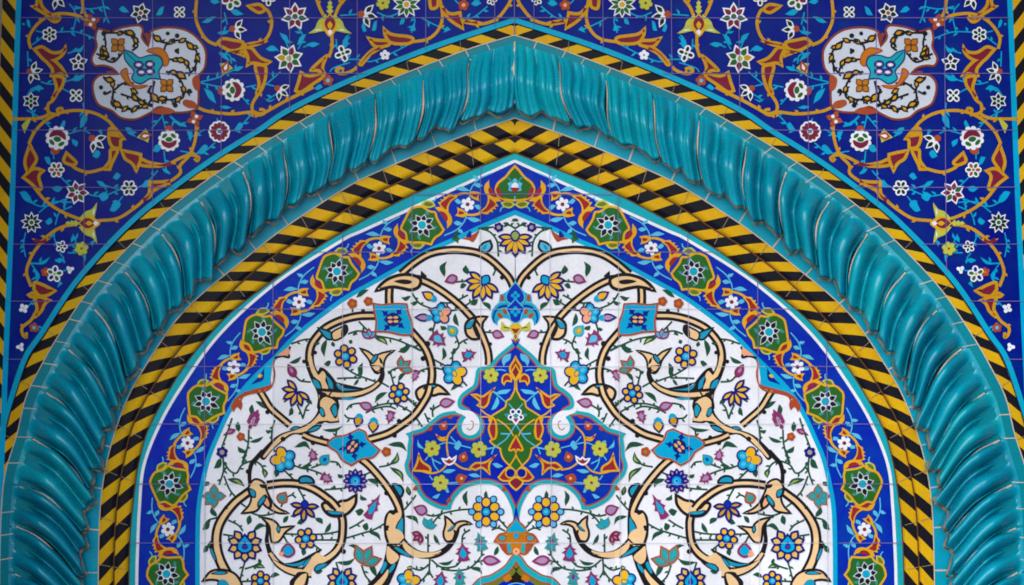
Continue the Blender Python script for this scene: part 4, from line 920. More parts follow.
q_.poly(ell(ax(552), 551.5, 3.6), 'peach'); q_.poly(ell(ax(552), 551.5, 1), 'rust')
q_.build('bloom', rp, D_TYMP)
ah = [(ax(553), 553, 1)] + fb([(370,340),(320,410),(250,460),(180,500),(100,520),(50,560)]) + [(466, 592), (440, 606), (425, 640, 1)]
al = loop(SY(ah), 4); t_ = Art(4.2); t_.poly(offset(al, -1), 'rust'); t_.poly(offset(al, .6), 'turqline'); t_.poly(offset(al, 6.0), 'rust'); t_.poly(offset(al, 7.6), 'olive'); t_.poly(offset(al, 12), 'darkbrown')
t_.fill([(499, 584, 1), (505, 581), (516.4, 583.5), (528, 581), (534, 584, 1), (545, 600), (545, 640), (490, 640), (490, 600)], 'blue2'); t_.line([(508, 585), (516.4, 583), (525, 585)], 'sky', 1)
t_.fill([(503, 578, 1), (509, 574), (512, 579, 1), (506, 582)], 'amber'); t_.fill([(530, 578, 1), (524, 574), (521, 579, 1), (527, 582)], 'amber')
t_.build('lower_arch_tip', panel, D_TYMP)
# ---- joints between the tiles of the panel and the border
for xf, sg in SIDES:
    gw, gb = Art(7.2), Art(7.6)
    def cut(curve, y):  # x of a curve at height y
        for a_, b_ in zip(curve.p, curve.p[1:]):
            if min(a_[1], b_[1]) <= y <= max(a_[1], b_[1]) and a_[1] != b_[1]: return a_[0] + (b_[0] - a_[0]) * (y - a_[1]) / (b_[1] - a_[1])
        return None
    def cuty(curve, x):
        for a_, b_ in zip(curve.p, curve.p[1:]):
            if min(a_[0], b_[0]) <= x <= max(a_[0], b_[0]) and a_[0] != b_[0]: return a_[1] + (b_[1] - a_[1]) * (x - a_[0]) / (b_[0] - a_[0])
        return None
    for y in (194, 252, 309, 366.5, 424, 484, 543, 600):
        i, o_ = cut(C['L7'], y), cut(C['L5'], y)
        if i is not None: gw.line([(i + 2, y), ((i + ax(y)) / 2, y + .3), (ax(y), y)], 'grout_white', .45); gb.line([(o_, y), (i - 3, y)], 'grout_blue', .8)
        else: gb.line([(o_, y), (ax(y), y)], 'grout_blue', .8)
    for x in (204.5, 273, 342.5, 412, 480.5):
        i, o_ = cuty(C['L7'], x), cuty(C['L5'], x)
        gw.line([(x, i + 3), (x + .3, (i + 640) / 2), (x, 640)], 'grout_white', .45); gb.line([(x, o_), (x, i - 3)], 'grout_blue', .8)
    gw.build('tile_joints', panel, D_TYMP, xf); gb.build('tile_joints', border, D_TYMP, xf)
# ================================================================ BLUE SPANDREL PANELS either side of the arch
FV = [(21.5, -80), (19, -10), (13.2, 170), (11, 230), (6.5, 340), (3, 430), (0.5, 490), (-2, 560), (-4, 640)]   # cyan line beside the striped upright
A_ = lambda p: W(0, 0, p, 4.878); B_ = lambda p: W(170, 0, p, 4.878); C_ = lambda p: W(340, 0, p, 4.878); D_ = lambda p: W(0, 110, p, 4.878); E_ = lambda p: W(170, 110, p, 4.878); G_ = lambda p: W(0, 220, p, 4.878)
Q1 = lambda p: W(85, 15, p, 5.319); Q2 = lambda p: W(0, 0, p, 7.8); Q3 = lambda p: W(180, 0, p, 7.8); Q4 = lambda p: W(280, 0, p, 7.8); Q5 = lambda p: W(390, 0, p, 6.88); Q6 = lambda p: W(90, 100, p, 7.8); Q7 = lambda p: W(190, 60, p, 7.8)
VINES = [
 Q2([(640,-60),(642,0),(660,100),(700,150),(730,190)]), Q2([(720,170),(660,150),(600,120),(500,105),(430,110),(370,130),(300,180),(245,250),(225,310),(240,380)]), A_([(268,380),(300,395),(265,480),(235,510),(240,550),(290,560)]),
 D_([(565,95),(525,50),(460,15),(380,2),(300,12),(225,50),(170,105),(140,165)]), A_([(290,560),(280,535),(300,528),(305,545)]),
 D_([(165,375),(220,440),(290,490),(370,525),(400,532)]), D_([(480,540),(570,530),(640,490),(690,450),(740,400),(820,355),(878,310)]) + E_([(50,270),(95,220),(122,150),(128,70),(112,20)]),
 Q6([(370,470),(430,500),(520,512),(620,495),(700,455),(760,432),(810,430),(850,450),(835,475),(815,455)]), D_([(510,285),(430,303),(370,285),(345,262)]),
 G_([(380,20),(300,35),(230,80),(170,150),(140,210),(130,260),(152,325)]), G_([(180,440),(150,490),(108,525),(112,560),(128,572),(128,548)]),
 Q3([(150,-60),(130,0),(125,150),(170,260),(220,320),(290,352)]), Q3([(480,360),(600,335),(665,310),(705,240),(715,160),(690,90),(650,60)]),
 Q7([(585,130),(570,210),(510,300),(485,350),(490,395),(530,430),(580,415),(575,390),(540,385)]), Q7([(60,370),(130,398),(240,415),(350,420),(480,405),(560,418),(650,372),(740,322),(858,262)]), B_([(570,490),(640,455),(700,425)]),
 B_([(775,280),(790,230),(790,170)]), Q4([(340,120),(310,60),(285,-10),(270,-70)]), Q4([(430,120),(460,50),(500,0),(540,-60)]), Q4([(500,540),(465,530),(440,545),(455,570),(510,572),(575,545),(600,520)]),
 C_([(345,205),(430,190),(480,145),(500,80),(490,10),(480,-40)]), C_([(595,105),(680,118),(760,95),(810,40),(832,0),(838,-40)]), A_([(60,580),(120,580),(200,575),(250,548)]),
]
LEAVES = [
 Q2([(235,45,1),(275,35),(285,-20),(320,-20),(335,40),(380,90),(430,115,1),(370,125),(310,95),(270,70)]), Q2([(365,140,1),(420,130),(485,135,1),(450,175),(410,175)]),
 A_([(158,238,1),(205,222),(255,250),(300,245),(322,215,1),(322,250),(295,285),(250,305),(215,300)]), A_([(208,290,1),(250,280),(300,320),(335,375,1),(300,365),(245,375),(250,340)]), A_([(258,370),(312,375),(310,420),(270,470),(250,480),(270,430)]),
 D_([(145,155,1),(165,195),(185,240),(160,285),(135,320,1),(115,250)]), D_([(105,330,1),(145,290),(180,280),(222,295,1),(195,325),(208,380),(185,395),(145,360)]),
 D_([(528,90,1),(560,80),(615,145,1),(595,150),(590,190),(545,185),(525,140)]), D_([(535,190),(580,195),(550,265),(540,295,1),(500,290),(530,245)]), D_([(585,190,1),(640,200),(692,212,1),(690,250),(665,308,1),(640,265),(605,240)]), D_([(690,235),(730,250),(800,262),(850,258,1),(790,278),(720,280),(675,268)]), D_([(322,200,1),(345,220),(378,255),(355,275),(305,252)]),
 D_([(680,450,1),(720,410),(725,345,1),(780,345),(850,338,1),(800,375),(760,390),(730,430)]),
 G_([(160,340,1),(165,300),(210,310),(278,345,1),(235,372),(190,375)]), G_([(160,375,1),(200,370),(255,392,1),(225,410),(205,450),(165,480),(175,430)]), G_([(155,90,1),(195,100),(245,90,1),(200,115)]), G_([(130,365,1),(160,350),(175,375),(150,380)]),
 Q3([(280,335,1),(330,292),(420,305),(500,325),(480,385),(400,405),(320,370)]), Q3([(490,345,1),(580,325),(690,320,1),(620,350),(540,368)]), Q3([(485,370,1),(560,365),(630,440),(718,480,1),(660,515),(570,500),(515,525,1),(520,450)]), Q7([(500,40),(590,40),(602,110),(580,200),(530,270),(510,260),(530,180)]), Q3([(515,42,1),(620,25),(672,75),(620,108),(560,80)]), Q3([(395,405,1),(490,395),(510,450,1),(450,425)]),
 B_([(605,445,1),(622,395),(635,345,1),(680,365),(740,350,1),(755,375),(700,415),(640,455)]), B_([(680,345),(720,300),(770,265),(750,330),(765,365,1),(720,350)]),
 C_([(90,310),(130,260),(160,235,1),(215,230),(150,270),(110,320)]), C_([(128,178,1),(180,190),(240,195),(240,225),(170,232)]), C_([(210,128,1),(240,155),(270,165),(345,175),(362,195),(335,218),(250,215),(215,175)]), C_([(435,-20),(480,-20),(480,35),(440,45)]), C_([(495,20,1),(535,60),(590,55,1),(605,148,1),(550,115),(510,75)]), C_([(590,95,1),(640,98),(690,108,1),(640,120)]),
]
STEMS = [Q2([(280,240),(330,250),(450,250),(600,250),(740,300)]), Q2([(540,30),(580,80),(590,150),(565,260)]), Q2([(580,50),(700,70),(820,50)]), Q2([(800,0),(820,100),(850,180)]), Q2([(250,350),(330,290)]), Q2([(215,150),(235,210)]), Q2([(215,400),(220,520)]), A_([(200,400),(260,410),(390,380)]), A_([(130,470),(160,430),(210,430)]), A_([(330,260),(400,240)]), A_([(170,580),(150,520)]), A_([(300,430),(340,450)]), A_([(405,500),(415,585)]),
 B_([(150,400),(230,380),(280,355),(350,325)]), B_([(150,405),(250,425)]), B_([(350,470),(385,510)]), B_([(370,425),(420,415)]), B_([(470,410),(540,350)]), B_([(465,410),(510,420)]), B_([(560,430),(470,490)]), B_([(240,260),(290,270),(300,310)]), B_([(265,60),(280,120)]), B_([(625,240),(650,180),(620,130)]), B_([(550,170),(580,240)]), B_([(470,240),(500,225),(530,250)]), B_([(650,230),(690,215)]), B_([(810,190),(815,240)]), B_([(840,220),(878,180)]), B_([(780,350),(800,330),(878,305)]), B_([(240,160),(290,150)]),
 C_([(0,75),(90,70)]), C_([(10,240),(30,190)]), C_([(0,290),(90,290),(150,300),(230,270),(330,220)]), C_([(350,60),(365,100),(350,160)]), C_([(395,85),(450,115),(520,145)]), C_([(590,90),(650,85),(720,30)]), C_([(640,20),(680,0)]), C_([(560,0),(580,20)]), C_([(180,60),(240,80),(310,50)]),
 D_([(130,0),(200,40),(245,85)]), D_([(262,240),(262,190)]), D_([(290,320),(350,380)]), D_([(320,120),(400,100),(440,115)]), D_([(420,410),(500,420),(590,385)]), D_([(600,420),(560,470)]), D_([(480,350),(520,370),(590,390)]), D_([(670,380),(720,350),(770,295)]), D_([(100,400),(150,450),(220,470),(330,430)]), D_([(190,500),(260,450),(350,450)]), D_([(270,560),(290,500),(350,470)]), D_([(620,90),(660,130)]), D_([(800,20),(740,90)]), D_([(790,20),(810,100)]), D_([(800,200),(810,290)]), D_([(805,285),(830,310)]),
 E_([(0,30),(40,70),(80,80)]), E_([(90,140),(170,95)]), E_([(290,100),(330,95),(380,40),(415,10)]), E_([(230,40),(235,70)]), E_([(50,200),(150,210),(220,160)]), G_([(125,60),(115,120),(125,180)]), G_([(320,130),(370,110),(355,70)]), G_([(330,160),(380,160)]), G_([(290,160),(310,190),(270,200)]), G_([(150,210),(180,260),(175,310)]), G_([(150,210),(200,210),(235,190)]), G_([(270,40),(265,90),(290,130)]), G_([(130,430),(165,390)]), G_([(300,250),(340,240)]), G_([(165,500),(190,540)])]
TINY = [Q2([(205,160,1),(230,160),(240,220,1),(215,200)]), Q2([(170,185),(190,180),(190,200)]), A_([(350,245,1),(390,235),(410,215,1),(395,255)]), A_([(340,390,1),(380,370),(420,360,1),(385,395)]), A_([(160,430,1),(190,415),(215,435,1),(180,440)]), A_([(580,45,1),(600,30),(630,60,1),(600,60)]), A_([(760,75,1),(780,40),(800,30,1),(790,70)]), A_([(400,570,1),(420,540),(420,585,1)]),
 B_([(155,110,1),(190,85),(225,80,1),(190,110)]), B_([(195,5,1),(220,-5),(245,10,1),(215,20)]), B_([(295,55,1),(320,45),(360,70,1),(320,75)]), B_([(230,160,1),(260,150),(285,160,1),(255,170)]), B_([(235,255,1),(265,260),(295,300,1),(255,280)]), B_([(310,345,1),(330,325),(360,325,1),(335,345)]), B_([(165,430,1),(205,450),(225,505,1),(190,480)]), B_([(240,520,1),(270,515),(300,525,1),(270,532)]), B_([(535,160,1),(570,175),(580,215,1),(550,190)]), B_([(620,220,1),(635,180),(665,165,1),(645,205)]), B_([(665,215,1),(700,205),(730,215,1),(695,230)]), B_([(470,240,1),(495,225),(525,245,1),(490,250)]), B_([(455,475,1),(480,490),(515,480,1),(485,498)]), B_([(705,430,1),(730,410),(745,425,1),(720,440)]), B_([(850,205,1),(855,180),(878,165,1)]),
 C_([(105,130,1),(115,110),(130,150,1),(115,155)]), C_([(155,150,1),(165,110),(180,100,1),(175,145)]), C_([(290,120,1),(300,90),(318,85,1),(310,115)]), C_([(340,150,1),(360,115),(370,150,1)]), C_([(505,160,1),(520,130),(540,145,1)]), C_([(640,20,1),(660,0),(690,15,1),(665,30)]), C_([(10,240,1),(15,195),(40,185,1),(35,225)]),
 D_([(290,85,1),(310,50),(320,60,1),(310,90)]), D_([(390,90,1),(395,40),(420,20),(425,50),(405,80)]), D_([(475,100,1),(495,95),(500,125,1)]), D_([(350,140,1),(380,155),(375,180,1),(355,165)]), D_([(450,225,1),(470,195),(490,210),(475,235)]), D_([(215,230,1),(240,230),(250,270,1),(230,260)]), D_([(250,380,1),(280,370),(305,380),(280,400)]), D_([(550,330,1),(570,305),(590,320,1),(570,340)]), D_([(470,345,1),(500,350),(520,375,1),(490,370)]), D_([(535,490,1),(560,440),(590,460),(560,495)]), D_([(480,415,1),(510,400),(530,425),(500,445)]), D_([(95,400,1),(130,400),(165,460,1),(120,440)]), D_([(220,545,1),(245,525),(255,545),(235,560)]), D_([(610,85,1),(640,90),(660,130,1),(625,115)]), D_([(745,200,1),(760,170),(790,175),(770,205)]), D_([(790,285,1),(815,290),(830,315,1),(805,305)]), D_([(690,370,1),(715,340),(725,360),(705,380)]),
 E_([(0,20,1),(30,50),(80,75,1),(40,75)]), E_([(80,100,1),(110,110),(100,155,1)]), E_([(130,210,1),(165,170),(185,180),(160,215)]), E_([(310,100,1),(340,60),(355,80),(330,105)]), G_([(95,140,1),(110,115),(120,135,1)]), G_([(345,110,1),(350,80),(375,90,1)]), G_([(265,195,1),(295,185),(310,195,1),(290,210)]), G_([(160,215,1),(200,205),(245,180,1),(215,215)]), G_([(165,230,1),(195,270),(180,305,1)]), G_([(400,170,1),(420,170),(415,205,1)]), G_([(440,110,1),(465,95),(450,130,1)]), G_([(280,330,1),(290,300),(305,310,1)])]
def wf_star(x, y, r, n, a0, dark='darkgreen', centre=None, fat=.36, mix=None):
    """white-edged flower with dark pointed petals"""
    a = Art(4.0); r *= .92
    for k in range(n):
        sh = rot([(r * .08, 0), (r * .5, r * fat), (r * 1.05, 0, 1), (r * .5, -r * fat)], x, y, a0 + 360 * k / n); a.fill(sh, 'white', 3)
    for k in range(n):
        m = (mix[k % len(mix)] if mix else dark)
        a.fill(rot([(r * .2, 0), (r * .5, r * fat * .64), (r * .86, 0, 1), (r * .5, -r * fat * .64)], x, y, a0 + 360 * k / n), m, 3)
    if centre: a.poly(ell(x, y, r * .3), 'white'); a.poly(ell(x, y, r * .2), centre)
    return a
def wf_round(x, y, r, n, a0, dark='darkgreen', centre='green', mix=None):
    a = Art(4.0); r *= .94; petals(a, x, y, n, r * .62, r * .36, 'white', 'white', a0, .4, .95); a.poly(ell(x, y, r * .6), 'white')
    for k in range(n): q = rot([(r * .56, 0)], x, y, a0 + 360 * k / n)[0]; a.poly(ell(q[0], q[1], r * .30, r * .20, a0 + 360 * k / n), mix[k % len(mix)] if mix else dark)
    a.poly(ell(x, y, r * .18), centre); return a
def rose(x, y, r, ang):
    a = Art(4.0)
    q = rot([(-r * 1.05, 0)], x, y, ang)[0]; a.poly(ell(q[0], q[1], r * .4), 'rust')
    n = 11
    a.poly(ell(x, y, r * .92), 'white')
    for k in range(n): q = rot([(r * .82, 0)], x, y, 360 * k / n)[0]; a.poly(ell(q[0], q[1], r * .24), 'white')
    a.fill(rot([(-.05 * r, r * .7), (.45 * r, r * .6), (.75 * r, 0), (.45 * r, -r * .6), (-.05 * r, -r * .7), (.2 * r, 0)], x, y, ang), 'maroon')
    a.poly(ell(*rot([(-.1 * r, 0)], x, y, ang)[0][:2], r * .34, r * .24, ang + 90), 'green')
    for s_ in (1, -1): q = rot([(-.45 * r, s_ * .42 * r)], x, y, ang)[0]; a.poly(ell(q[0], q[1], r * .3, r * .17, ang + s_ * 50), 'green')
    return a
def halfbud(x, y, r, ang, n=3):
    a = Art(4.0)
    q = rot([(-r * .75, 0)], x, y, ang)[0]; a.poly(ell(q[0], q[1], r * .42), 'rust')
    for pas in (0, 1):
        for t in ([-55, 0, 55] if n == 3 else [-80, -28, 28, 80]):
            c0 = rot([(-r * .5, 0)], x, y, ang)[0]
            ln = r * 1.6
            if pas == 0: a.fill(rot([(r * .1, 0), (ln * .5, ln * .24), (ln, 0, 1), (ln * .5, -ln * .24)], c0[0], c0[1], ang + t), 'white', 3)
            else: a.fill(rot([(r * .45, 0), (ln * .52, ln * .15), (ln * .85, 0, 1), (ln * .52, -ln * .15)], c0[0], c0[1], ang + t), 'darkgreen', 3)
    return a
def limebud(x, y, r, ang):
    a = Art(4.0)
    a.fill(rot([(-r, 0, 1), (-r * .2, r * .5), (r * .3, r * .9, 1), (r * .6, 0), (r * .3, -r * .9, 1), (-r * .2, -r * .5)], x, y, ang), 'lime'); a.fill(rot([(-r * .7, 0, 1), (0, r * .5), (r, 0, 1), (0, -r * .5)], x, y, ang), 'rust'); a.fill(rot([(-r * .3, 0, 1), (0, r * .2), (r * .6, 0, 1), (0, -r * .2)], x, y, ang), 'white'); return a
def smalldot(x, y, r, m='rust', c='sky'):
    a = Art(4.0); petals(a, x, y, 5, r * .55, r * .45, m, m, 10, .2, .9); a.poly(ell(x, y, r * .35), c); return a
def limepalmette(x, y, s, ang):
    """winged lime palmette; wings spread across, foot towards ang"""
    a = Art(4.4); R = lambda p: rot(p, x, y, ang, s)
    for k in (1, -1): a.fill(R([(8, 0, 1), (7, k * 6), (9, k * 16, 1), (9.5, k * 22, 1), (4, k * 15), (-3, k * 12), (-10, k * 4, 1)]), 'lime'); a.fill(R([(6, k * 8, 1), (5, k * 12), (7, k * 16, 1)]), 'white')
    a.fill(R([(13, 0), (6, 6), (-2, 7), (-11, 0, 1), (-2, -7), (6, -6)]), 'gold'); a.fill(R([(8, 0, 1), (3, 4.5), (-3, 5), (-9, 0, 1), (-3, -5), (3, -4.5)]), 'maroon'); a.fill(R([(5, 0), (1, 2.6), (-3, 0, 1), (1, -2.6)]), 'gold'); a.fill(R([(11, 0), (8, 2.4), (5, 0, 1), (8, -2.4)]), 'white')
    for d, w_ in ((-13, 3.4), (-17, 3.0), (-21, 2.2)): a.fill(R([(d + 3, 0), (d, w_), (d - 1.5, w_ * .5), (d - 3, 0, 1), (d - 1.5, -w_ * .5), (d, -w_)]), 'lime')
    return a
SPF = [
 ('white_flower', wf_round(49.5,34.5,8,6,30)), ('white_flower', wf_star(78.5,62.5,10,5,90)), ('white_bud', halfbud(35,73,7.5,-15,4)), ('white_flower', wf_star(31,101,9.5,6,90,fat=.34,centre='green')), ('white_flower', wf_round(76,95.5,8,4,45)),
 ('white_flower', wf_star(140.5,13,11,6,75,centre='rust')), ('white_flower', wf_round(179.5,12,7,4,45)), ('white_bud', halfbud(60,-1,8,-20,4)), ('white_flower', wf_round(231.5,0,11,5,-30,mix=['green','maroon'],centre='rust')), ('white_flower', wf_round(268.5,-1,7.5,4,-90)),
 ('white_flower', wf_star(295,16.5,15,7,90,mix=['maroon','maroon','green'],centre='green',fat=.3)), ('white_bud', halfbud(238.5,29.3,8,-5)), ('lime_bud', limebud(225.5,68,8,70)), ('rose', rose(233.5,90,11,5)), ('white_bud', halfbud(282,91.5,7.5,-35)),
 ('white_flower', wf_star(289,58.5,15.5,7,20,mix=['green','maroon','green','ochre'],centre='lime',fat=.32)), ('white_flower', wf_round(343,53.5,9,4,20)), ('rust_flower', smalldot(328,80.5,5.5)), ('white_bud', halfbud(368,15.5,9,-10)), ('lime_flower', limeflower(383,3,7)),
 ('white_flower', wf_star(406.5,4.5,15,10,90,fat=.22,centre='gold',dark='green')), ('rust_flower', smalldot(463.5,5,5.5,'rust','peach')), ('white_flower', wf_round(491.7,0,5.5,5,0)), ('white_flower', wf_round(385,55,5.2,5,20,centre='blue',dark='white')),
 ('rose', rose(57.5,138,11.5,80)), ('white_bud', halfbud(97,142.5,8.5,-40)), ('white_flower', wf_round(56.4,169.8,8.6,6,0,mix=['green','rust'],centre='rust')), ('white_flower', wf_star(77,192.5,13,7,100,mix=['maroon','green','maroon'],fat=.32)), ('white_flower', wf_round(129,188,8.6,6,0,centre='lime')),
 ('lime_bud', limebud(144.5,136,8,10)), ('rose', rose(169,140.5,10.5,-90)), ('white_flower', wf_star(31.5,222.5,11.5,9,90,fat=.25,centre='green')), ('daisy', wf_round(219.3,131.5,11.5,12,0,dark='maroon',centre='teal')), ('white_flower', wf_round(61.5,246.6,6.4,5,0)), ('lime_flower', limeflower(81.5,248.5,7,'rust')),
 ('white_flower', wf_round(54.5,274,9,5,10,mix=['green','blue'],centre='lime')), ('rust_flower', smalldot(45.5,272,4.6,'rust','amber')), ('white_flower', wf_round(70,269.5,4.2,3,20,dark='white',centre='sky')), ('white_flower', wf_round(23.6,308.3,5,4,30,dark='white',centre='sky')), ('rust_flower', smalldot(34,327.6,4.8)), ('white_flower', wf_round(20.5,347,4.4,3,60,dark='white',centre='sky')),
 ('lime_palmette', limepalmette(330,24,1.0,-90)), ('lime_palmette', limepalmette(88,223.2,.95,0)),
]
for xf, sg in SIDES:
    side = 'left' if sg > 0 else 'right'
    sp_ = bpy.data.objects.new('spandrel_panel', None); COL.objects.link(sp_)
    thing(sp_, 'dark blue flowered tile panel filling the corner above the %s shoulder of the arch' % side, 'tile panel')
    fv = Curve(FV, 8)
    out = [p for p in C['L0'].p[::4] if p[1] < 425] + [p for p in fv.p[::-3] if p[1] < 425] + [(21.5, -80), (ax(-80), -80)]
    a = Art(0.0); a.poly(out, 'deepblue'); a.build('blue_ground', sp_, 0.0, xf)
    a = Art(1.0)
    for q in STEMS: a.line(q, 'cyan', 1.25)
    LR.seed(5)
    for q in STEMS: leaflets(a, q, 'cyan', 9.5, 6.0, 2.6)
    for q in TINY: a.fill(q, 'cyan', 3)
    a.build('stem_pattern', sp_, 0.0, xf)
    a = Art(2.0)
    LR.seed(6)
    for q in VINES: a.line(q, 'ochre', 3.1); leaflets(a, q, 'ochre', 21.0, 5.0, 3.4)
    a.build('vine_pattern', sp_, 0.0, xf)
    for q in LEAVES:
        a = Art(3.0); l = loop(q, 4); a.poly(offset(l, -.4), 'ochre'); a.poly(offset(l, 2.8), 'maroon'); a.build('gold_leaf', sp_, 0.0, xf)
    for nm, a in SPF: a.build(nm, sp_, 0.0, xf)
    # white cloud medallion
    ol = loop(Q1([(70,70),(130,84),(200,62),(285,52),(312,78),(306,118),(334,160,1),(344,112),(352,82),(430,62),(530,75),(600,120),(645,190),(640,280),(605,335),(608,430),(590,505),(480,522),(400,492),(350,522),(270,558),(190,550),(140,512),(70,480),(42,420),(40,360),(70,322),(110,312),(172,312,1),(140,284),(95,272),(50,272),(32,230),(58,170),(52,120)]), 4)
    c_ = Art(4.2); c_.poly(offset(ol, -.4), 'rustdark'); c_.poly(offset(ol, 1.8), 'palewhite'); cm = c_.build('white_medallion', sp_, 0.0, xf)
    d_ = Art(5.2)
    for q in ([(100,95),(110,160),(90,220),(150,250),(200,200)], [(105,95),(180,95),(240,100),(280,160),(250,190)], [(420,220),(430,160),(490,135),(560,150),(600,220),(570,300),(530,310)], [(430,235),(500,240),(545,270),(560,300)], [(360,100),(400,140),(440,150)], [(95,330),(140,350),(150,400),(150,470),(220,500),(310,490),(350,450),(340,390)], [(155,400),(200,365),(250,370),(270,430),(330,470)],
              [(370,350),(360,410),(380,450),(450,450),(520,440),(520,370),(480,320),(430,300)], [(520,410),(570,410)], [(480,440),(480,490)], [(500,180),(480,190),(500,205)], [(110,420),(140,405)], [(190,420),(250,440)], [(60,205),(100,225)]):
        d_.line(Q1(q), 'black', 2.1); leaflets(d_, Q1(q), 'black', 7.5, 4.6, 2.4)
        c0 = Curve(Q1(q), 5)
        for k in range(1, int(c0.len / 14)):
            p_, an = along(Q1(q), min(.97, (k + LR.uniform(-.3, .3)) * 14 / c0.len)); an += LR.uniform(-40, 40); d_.edged(rot([(-3.8, 0, 1), (0, 1.9), (3.8, 0, 1), (0, -1.9)], p_[0], p_[1], an + 18), 'ochre', 'black', .8)
    for x, y, an, l_ in ((95,200,-60,46), (240,95,-20,50), (270,135,-70,40), (385,125,-30,50), (560,165,-45,50), (510,240,-15,46), (540,255,-60,40), (130,345,-10,50), (170,475,-25,52), (265,440,-50,46), (300,465,-30,40), (370,440,-50,60), (510,320,-35,60), (470,305,-10,40), (410,445,0,44), (110,205,-40,40)):
        p_ = Q1([(x, y)])[0]; l_ /= 5.319
        d_.edged(rot([(-l_ * .5, 0, 1), (0, l_ * .26), (l_ * .5, 0, 1), (0, -l_ * .26)], p_[0], p_[1], an), 'ochre', 'black', 1.0)
    for x, y, r in ((85,385,2.2), (105,415,2), (440,98,2), (490,110,2.4), (590,245,2.4), (490,190,2), (555,405,2.5), (480,480,2.5), (100,98,2.6), (350,480,2)): d_.poly(ell(*Q1([(x, y)])[0][:2], r), 'black')
    for x, y, r in ((175,160,46), (435,375,44)):
        p_ = Q1([(x, y)])[0]; r /= 5.319
        for k in range(4): d_.edged(rot([(0, 0), (r * .55, r * .36), (r, 0, 1), (r * .55, -r * .36)], p_[0], p_[1], 45 + 90 * k), 'amber', 'brown', .7)
        d_.poly(ell(p_[0], p_[1], r * .2), 'brown')
    for q in ([(330,190),(390,175),(430,200),(445,250),(420,270),(405,220)], [(190,310),(220,285),(230,330),(260,375),(330,375),(280,390),(230,365)]): d_.edged(Q1(q), 'amber', 'rust', .8)
    d_.edged(Q1([(208,185,1),(250,200),(290,228),(345,215),(395,222),(412,260),(392,300),(400,340,1),(345,338),(295,365),(250,340),(262,300),(232,262),(212,232)]), 'turqline', 'navy', .8)
    d_.line(Q1([(215,195),(250,230),(300,270)]), 'navy', .9)
    for q in ([(530,450),(580,460),(595,490),(555,495),(520,475)], [(570,340),(605,320),(610,400),(580,390)], [(350,515),(430,490),(480,515),(420,530)]): d_.fill(Q1(q), 'rust')
    for x, y in ((285,265), (345,262), (300,305), (345,300)): d_.poly(ell(*Q1([(x, y)])[0][:2], 5.4, 4.2), 'navy'); d_.poly(ell(*Q1([(x, y)])[0][:2], 3.4, 2.2), 'lilac'); d_.poly(ell(*Q1([(x, y)])[0][:2], 2.2, 1.3), 'white')
    d_.build('scroll_pattern', cm, 0.0, xf)
    d2 = Art(5.4)
    for q in ([(310,100,1),(322,120),(332,150,1),(345,115),(330,95)], [(110,300,1),(140,296),(165,309,1),(130,318)]): d2.fill(Q1(q), 'rustdark')
    for x, y, an in ((150,235,20),(265,160,50),(200,95,0),(345,400,60),(230,500,10),(280,490,-30),(410,200,70),(590,290,80),(470,140,20),(520,400,90),(150,440,90),(430,450,0)):
        p_ = Q1([(x, y)])[0]; d2.fill(rot([(-4, 0, 1), (0, 2.2), (4, 0, 1), (0, -.6)], p_[0], p_[1], an), 'black')
    d2.build('leaf_pattern', cm, 0.0, xf)
    k_ = Art(3.0); k_.fill(D_([(105,75,1),(130,50),(150,45),(120,115,1)]), 'lime'); k_.build('lime_leaf', sp_, 0.0, xf)
    for x, y in ((92, 22), (195, 119)):
        k_ = Art(4.0)
        for t in range(4): q = rot([(4.4, 0)], x, y, 20 + 90 * t)[0]; k_.fill(rot([(-4, 0, 1), (0, 3), (4.6, 0, 1), (0, -3)], q[0], q[1], 20 + 90 * t), 'rust')
        for t in range(2): q = rot([(3, 0)], x, y, 60 + 180 * t)[0]; k_.poly(ell(q[0], q[1], 1.8), 'white')
        k_.build('rust_knot', sp_, 0.0, xf)
    # frame lines and joints
    a = Art(1.6); edge_line(a, 'L0', 'cyan', 5.2); a.line([(p[0], p[1]) for p in fv.p[::2]], 'cyan', 5.4, raw=True); a.build('cyan_line', sp_, 0.0, xf)
    a = Art(2.0); a.line([(p[0] - .6, p[1] - 1.2) for p in C['L0'].p[::2]], 'turqline', 1.4, raw=True); a.build('turquoise_line', sp_, 0.0, xf)
    g = Art(6.4)
    for y in (-39, 17.6, 73.3, 130, 187, 244, 301, 359):
        x1 = cut(C['L0'], y); x0 = cut(fv, y); g.line([(x0, y), (((x1 or ax(y)) + x0) / 2, y + .3), ((x1 if x1 else ax(y)), y)], 'grout_blue', .75)
    for x in (84, 152.5, 221, 289.5, 357, 425.5, 494.5):
        y1 = cuty(C['L0'], x); g.line([(x, -80), (x + .3, y1 / 2), (x, y1)], 'grout_blue', .75)
    if sg > 0: g.line([(ax(-80), -80), (ax(0), 0), (ax(34), 34)], 'grout_blue', .9)
    g.build('tile_joints', sp_, 0.0, xf)
    # upright striped band at the side of the panel
    vb = bpy.data.objects.new('striped_band', None); COL.objects.link(vb)
    thing(vb, 'upright yellow and black striped band down the far %s edge of the wall' % side, 'tile band', 'yellow and black striped bands round the arch')
    f0_ = Curve([(p[0] - 2.6, p[1]) for p in FV], 8); f1_ = Curve([(p[0] - 16.2, p[1]) for p in FV], 8); C['V0'], C['V1'] = f0_, f1_
    V, F, MI = [], [], []; per = 28.8; n = int(f0_.len / per) + 3
